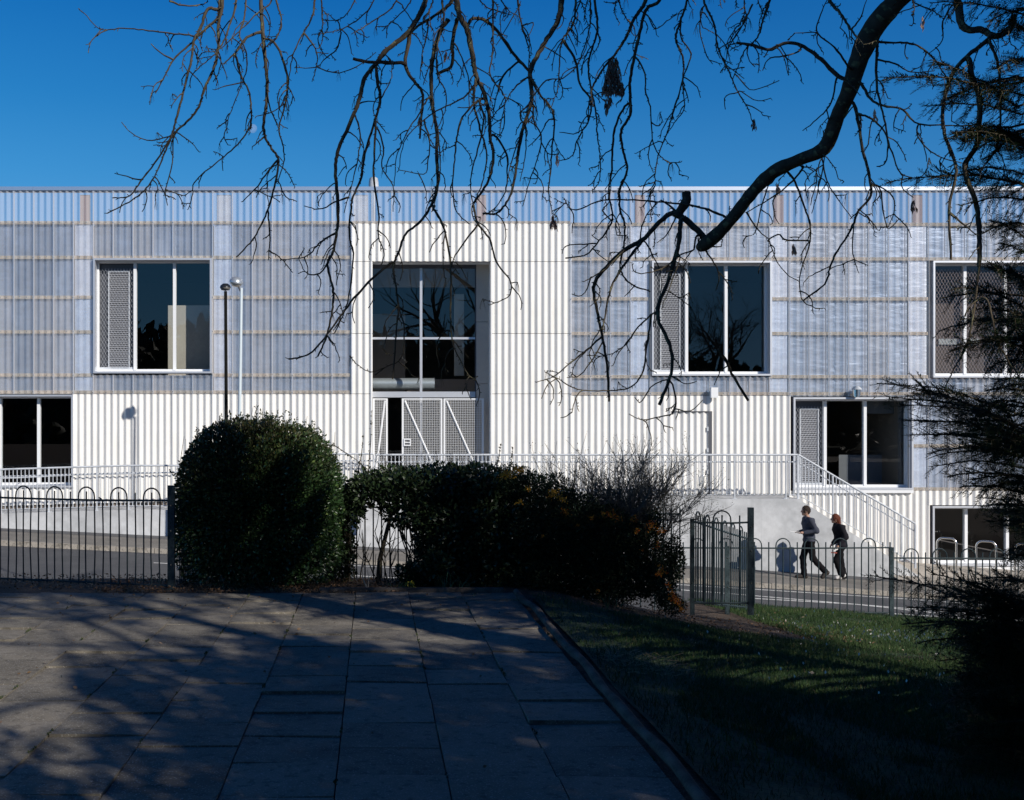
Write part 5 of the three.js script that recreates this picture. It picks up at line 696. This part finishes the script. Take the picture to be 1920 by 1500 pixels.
{
  const hy = (x, Z) => -3 + (13 + 5 * Math.sin(x * .02 + 2.6)) * smooth(-90, -150, Z) + 4 * (fbm(x * .05 + 500, Z * .05 + 500, 9999, 6, 3) - .3);
  structure('wooded_hill', heightSheet(range(-260, 260, 120), range(-220, -80, 16), hy), M([.022, .03, .016], 1), 'dark wooded hill far behind the camera', 'hill');
  const ms = [], cs = []; for (let i = 0; i < 5200; i++) { const x = rr(-200, 240), Z = -rr(92, 158), y = hy(x, Z); for (let k = 0; k < 3; k++) ms.push(mtx(V(x + rr(-2, 2), y + rr(0, 4), -Z + rr(-2, 2)), rdir(.4), rr(1.6, 3.8), rr(0, 6))), cs.push(col([.02, .026, .014], [.05, .045, .028], rnd())); }
  const w = new THREE.Group(); w.name = 'woodland'; scene.add(w); baseOf.set(w, V(0, 0, 0)); tag(w, 'woodland covering the far hill behind the camera', 'woodland', null, 'stuff'); instanced(w, 'tree_crowns', leafGeo, leafMat(.05), ms, cs);
}
{ const p = at(474, 241, 3000), m = new THREE.Mesh(new THREE.SphereGeometry(11, 24, 16), new THREE.MeshStandardMaterial({ color: new THREE.Color().setRGB(.85, .86, .9), roughness: 1, transparent: true, opacity: .1 })); m.name = 'moon'; m.position.copy(p); scene.add(m); tag(m, 'faint pale daytime moon in the blue sky', 'moon', null, 'structure'); }

// ---------------------------------------------------------------- two people walking along the footway
function nets(f, lo, hi, h) {                           // surface nets over a signed distance
  const n = [0, 1, 2].map(i => Math.ceil((hi[i] - lo[i]) / h) + 1), N = n[0] * n[1] * n[2], D = new Float32Array(N), id = (i, j, k) => i + n[0] * (j + n[1] * k);
  for (let k = 0; k < n[2]; k++) for (let j = 0; j < n[1]; j++) for (let i = 0; i < n[0]; i++) D[id(i, j, k)] = f(lo[0] + i * h, lo[1] + j * h, lo[2] + k * h);
  const cell = new Int32Array(N).fill(-1), pos = [], idx = [], E = [[0, 1], [0, 2], [0, 4], [1, 3], [1, 5], [2, 3], [2, 6], [3, 7], [4, 5], [4, 6], [5, 7], [6, 7]], c = [];
  for (let k = 0; k < n[2] - 1; k++) for (let j = 0; j < n[1] - 1; j++) for (let i = 0; i < n[0] - 1; i++) {
    let m = 0; for (let q = 0; q < 8; q++) { c[q] = D[id(i + (q & 1), j + (q >> 1 & 1), k + (q >> 2 & 1))]; if (c[q] < 0) m |= 1 << q; } if (m === 0 || m === 255) continue;
    let x = 0, y = 0, z = 0, w = 0; for (const [a, b] of E) if ((c[a] < 0) !== (c[b] < 0)) { const t = c[a] / (c[a] - c[b]); x += (a & 1) + ((b & 1) - (a & 1)) * t; y += (a >> 1 & 1) + ((b >> 1 & 1) - (a >> 1 & 1)) * t; z += (a >> 2 & 1) + ((b >> 2 & 1) - (a >> 2 & 1)) * t; w++; }
    cell[id(i, j, k)] = pos.length / 3; pos.push(lo[0] + (i + x / w) * h, lo[1] + (j + y / w) * h, lo[2] + (k + z / w) * h);
  }
  const st = [1, n[0], n[0] * n[1]];
  for (let k = 1; k < n[2] - 1; k++) for (let j = 1; j < n[1] - 1; j++) for (let i = 1; i < n[0] - 1; i++) { const o = id(i, j, k); for (let a = 0; a < 3; a++) { const s = D[o] < 0, e = D[o + st[a]] < 0; if (s === e) continue; const u = st[(a + 1) % 3], v = st[(a + 2) % 3], A = cell[o], B = cell[o - u], C = cell[o - u - v], E2 = cell[o - v]; if (A < 0 || B < 0 || C < 0 || E2 < 0) continue; s ? idx.push(A, B, C, A, C, E2) : idx.push(A, C, B, A, E2, C); } }
  const g = new THREE.BufferGeometry(); g.setAttribute('position', new THREE.Float32BufferAttribute(pos, 3)); g.setIndex(idx); g.computeVertexNormals(); g.setAttribute('uv', new THREE.Float32BufferAttribute(new Float32Array(pos.length / 3 * 2), 2)); return g;
}
const cap = (x, y, z, a, b, ra, rb) => { const dx = b[0] - a[0], dy = b[1] - a[1], dz = b[2] - a[2], t = clamp(((x - a[0]) * dx + (y - a[1]) * dy + (z - a[2]) * dz) / (dx * dx + dy * dy + dz * dz), 0, 1); return Math.hypot(x - a[0] - dx * t, y - a[1] - dy * t, z - a[2] - dz * t) - (ra + (rb - ra) * t); };
const smin = (a, b, k) => { const h = clamp(.5 + .5 * (b - a) / k, 0, 1); return b + (a - b) * h - k * h * (1 - h); };
const join = (bones, k, grow = 0) => (x, y, z) => { let d = 9; for (const [a, b, ra, rb] of bones) d = smin(d, cap(x, y, z, a, b, ra + grow, rb + grow), k); return d; };
function person(label, base, yaw, s, J, look) {         // local frame: x forward, y up, z to the right
  const g = thing('person', label, 'person', base); g.rotation.y = yaw; g.scale.setScalar(s); baseOf.set(g, V(0, 0, 0));
  const arm = q => [[J['sh' + q], J['el' + q], .048, .04], [J['el' + q], J['wr' + q], .038, .027]], leg = q => [[J['hip' + q], J['kn' + q], .083, .056], [J['kn' + q], J['an' + q], .054, .038], [J['an' + q], J['toe' + q], .042, .03], [J['an' + q], J['heel' + q], .042, .034]];
  const torso = [[J.pel, J.waist, .125, .115], [J.waist, J.chest, .115, .14], [J.shL, J.shR, .062, .062], [J.hipL, J.hipR, .095, .095], [J.chest, J.neck, .10, .055], [[J.chest[0], J.chest[1], -.07], [J.chest[0], J.chest[1], .07], .105, .105]];
  const headC = J.head, neck = [[J.neck, [headC[0] - .012, headC[1] - .06, headC[2]], .05, .05]];
  const hand = q => { const w = J['wr' + q], d = J['hd' + q], L = Math.hypot(...d), u = d.map(v => v / L), B = [[w, w.map((v, i) => v + u[i] * .075), .027, .032]]; for (let f = 0; f < 4; f++) { const o = (f - 1.5) * .019, a = w.map((v, i) => v + u[i] * .075 + (i === 2 ? o : 0)), l = [.032, .038, .036, .028][f], m = a.map((v, i) => v + u[i] * l), e = m.map((v, i) => v + u[i] * l * .7 + (i === 1 ? -.015 : 0)); B.push([a, m, .0095, .009], [m, e, .009, .008]); } const sgn = q === 'L' ? 1 : -1; B.push([w.map((v, i) => v + u[i] * .03 + (i === 2 ? sgn * .02 : 0)), w.map((v, i) => v + u[i] * .075 + (i === 2 ? sgn * .045 : i === 1 ? .012 : 0)), .0115, .009]); return B; };
  const skin = M(look.skin, .6);
  const bodyF = join([...torso, ...neck, ...arm('L'), ...arm('R'), ...leg('L'), ...leg('R')], .035, -.006);
  const body = nets(bodyF, [-.62, -.02, -.42], [.55, 1.66, .42], .016);
  const hx = headC[0], hy = headC[1], hz = headC[2], face = (x, y, z) => { const ex = (x - hx), ey = (y - hy), ez = (z - hz); let d = (Math.hypot(ex / .098, ey / .122, ez / .079) - 1) * .085; d = smin(d, cap(x, y, z, [hx + .035, hy - .055, hz], [hx + .062, hy - .088, hz], .042, .026), .03); d = smin(d, cap(x, y, z, [hx + .086, hy + .02, hz], [hx + .112, hy - .025, hz], .008, .014), .012); for (const q of [-1, 1]) { d = Math.max(d, -(Math.hypot(x - hx - .098, y - hy - .012, (z - hz - q * .032)) - .016)); d = Math.min(d, Math.hypot(x - hx - .084, y - hy - .012, z - hz - q * .032) - .0125); d = smin(d, Math.hypot((x - hx + .005) / 1.6, (y - hy + .012) / 2.6, z - hz - q * .08) - .011, .008); } d = smin(d, cap(x, y, z, [hx + .085, hy - .056, hz - .018], [hx + .085, hy - .056, hz + .018], .009, .009), .006); return d; };
  const parts = [body, nets(face, [hx - .13, hy - .15, hz - .11], [hx + .15, hy + .15, hz + .11], .006), ...['L', 'R'].map(q => { const B = hand(q), w = J['wr' + q]; return nets(join(B, .008), [w[0] - .17, w[1] - .17, w[2] - .17], [w[0] + .17, w[1] + .17, w[2] + .17], .005); })];
  part(g, 'body', merge(parts), skin);
  const tw = (x, y, z) => .006 * Math.sin(y * 38 + x * 21) * Math.sin(z * 27 + y * 9);
  const top = join([...torso, ...arm('L'), ...arm('R')], .045, look.topGrow ?? .014);
  part(g, look.topName, nets((x, y, z) => Math.max(top(x, y, z) + tw(x, y, z), (look.hem ?? .93) - y, y - (J.neck[1] - .005 + .25 * (x - J.neck[0]))), [-.45, .8, -.42], [.55, 1.62, .42], .014), MP(look.top, .95, { specularIntensity: .3 }));
  const legs = join([[J.pel, J.waist, .122, .11], [J.hipL, J.hipR, .098, .098], ...['L', 'R'].flatMap(q => [[J['hip' + q], J['kn' + q], .088, .064], [J['kn' + q], J['an' + q], .064, look.flare ?? .056]])], .03, .012);
  part(g, 'trousers', nets((x, y, z) => Math.max(legs(x, y, z) + tw(x, y, z), y - 1.04), [-.66, .03, -.3], [.42, 1.1, .3], .013), MP(look.trousers, .95, { specularIntensity: .25 }));
  for (const q of ['L', 'R']) { const a = J['an' + q], t = J['toe' + q], h = J['heel' + q]; part(g, 'shoe', nets(join([[[a[0], a[1] - .02, a[2]], t, .048, .038], [a, h, .046, .044], [h, t, .042, .036]], .02, .004), [Math.min(a[0], t[0], h[0]) - .12, Math.min(a[1], t[1], h[1]) - .1, a[2] - .1], [Math.max(a[0], t[0], h[0]) + .12, Math.max(a[1], t[1], h[1]) + .12, a[2] + .1], .01), M(look.shoe, .7)); }
  part(g, 'hair', nets((x, y, z) => { let d = (Math.hypot((x - hx + .012) / .112, (y - hy - .016) / .124, (z - hz) / .094) - 1) * .095 + .006 * Math.sin(x * 160 + z * 90) * Math.sin(y * 140); d = Math.max(d, -((x - hx - .052) * -1 + (y - hy - .055) * .75 > 0 ? 1 : -(Math.hypot((x - hx - .1) / 1.1, (y - hy + .03), (z - hz)) - .105))); if (look.long) d = smin(d, cap(x, y, z, [hx - .05, hy + .0, hz], [hx - .10, hy - .26, hz], .085, .06) + .008 * Math.sin(x * 120 + z * 150), .04); d = Math.max(d, (x - hx) - .075 - (y - hy > .06 ? .04 : 0)); return d; }, [hx - .26, hy - .4, hz - .14], [hx + .14, hy + .16, hz + .14], .008), MP(look.hair, .7, { specularIntensity: .5 }));
  return g;
}
const mz = 30.1, mb = at(1517, 1083, mz); mb.y = street(mb.x) + .0;
person('man in a grey shirt and dark trousers reading a sheet of paper', mb, Math.PI, 1.02, {
  pel: [0, .98, 0], waist: [.0, 1.12, 0], chest: [.02, 1.38, 0], neck: [.045, 1.54, 0], head: [.085, 1.675, 0], shL: [.02, 1.46, -.185], shR: [.02, 1.46, .185], hipL: [0, .95, -.09], hipR: [0, .95, .09],
  elL: [-.10, 1.2, -.235], wrL: [.16, 1.15, -.15], hdL: [1, .0, .15], elR: [-.10, 1.2, .235], wrR: [.17, 1.15, .12], hdR: [1, .0, -.15],
  knR: [.12, .52, .09], anR: [.09, .09, .09], toeR: [.27, .045, .1], heelR: [.05, .05, .09], knL: [-.06, .52, -.09], anL: [-.36, .2, -.09], toeL: [-.29, .06, -.1], heelL: [-.42, .17, -.09] },
  { skin: [.40, .23, .16], top: [.055, .06, .08], topName: 'shirt', trousers: [.009, .008, .009], shoe: [.02, .014, .01], hair: [.028, .017, .012], flare: .06, topGrow: .02 });
const wz = 30.3, wb = at(1577, 1088, wz); wb.y = street(wb.x);
person('woman with long auburn hair in a dark jacket carrying a white folder', wb, Math.PI, .95, {
  pel: [0, .97, 0], waist: [.02, 1.12, 0], chest: [.06, 1.36, 0], neck: [.10, 1.52, 0], head: [.16, 1.635, 0], shL: [.05, 1.44, -.17], shR: [.05, 1.44, .17], hipL: [0, .94, -.095], hipR: [0, .94, .095],
  elL: [-.04, 1.17, -.22], wrL: [.12, .98, -.2], hdL: [.6, -.8, .1], elR: [-.02, 1.17, .22], wrR: [.14, .97, .17], hdR: [.7, -.7, -.1],
  knR: [-.03, .52, .09], anR: [-.1, .09, .09], toeR: [.08, .045, .1], heelR: [-.14, .05, .09], knL: [.17, .55, -.09], anL: [.02, .17, -.09], toeL: [.16, .08, -.1], heelL: [-.04, .14, -.09] },
  { skin: [.42, .25, .18], top: [.018, .017, .022], topName: 'jacket', trousers: [.008, .008, .009], shoe: [.6, .58, .56], hair: [.10, .026, .012], long: 1, hem: .82, flare: .078, topGrow: .03 });
{
  const p = thing('paper_sheet', 'white paper held level by the walking man', 'paper', mb.clone().add(V(-.36, 1.19, 0))); baseOf.set(p, V(0, 0, 0)); part(p, 'sheet', new THREE.BoxGeometry(.3, .006, .22), M([.75, .75, .74], .8)).rotation.z = -.12;
  const q = thing('folder', 'white folder held low by the woman with auburn hair', 'folder', wb.clone().add(V(-.2, .84, .14))); baseOf.set(q, V(0, 0, 0)); const f = part(q, 'cover', new THREE.BoxGeometry(.2, .15, .012), M([.72, .72, .7], .7)); f.rotation.set(.1, .2, .35);
  const b = part(q, 'band', new THREE.BoxGeometry(.2, .03, .016), M([.25, .05, .03], .7)); b.position.set(-.01, -.13, 0); b.rotation.set(.1, .2, -.08);
}

renderer.render(scene, camera);
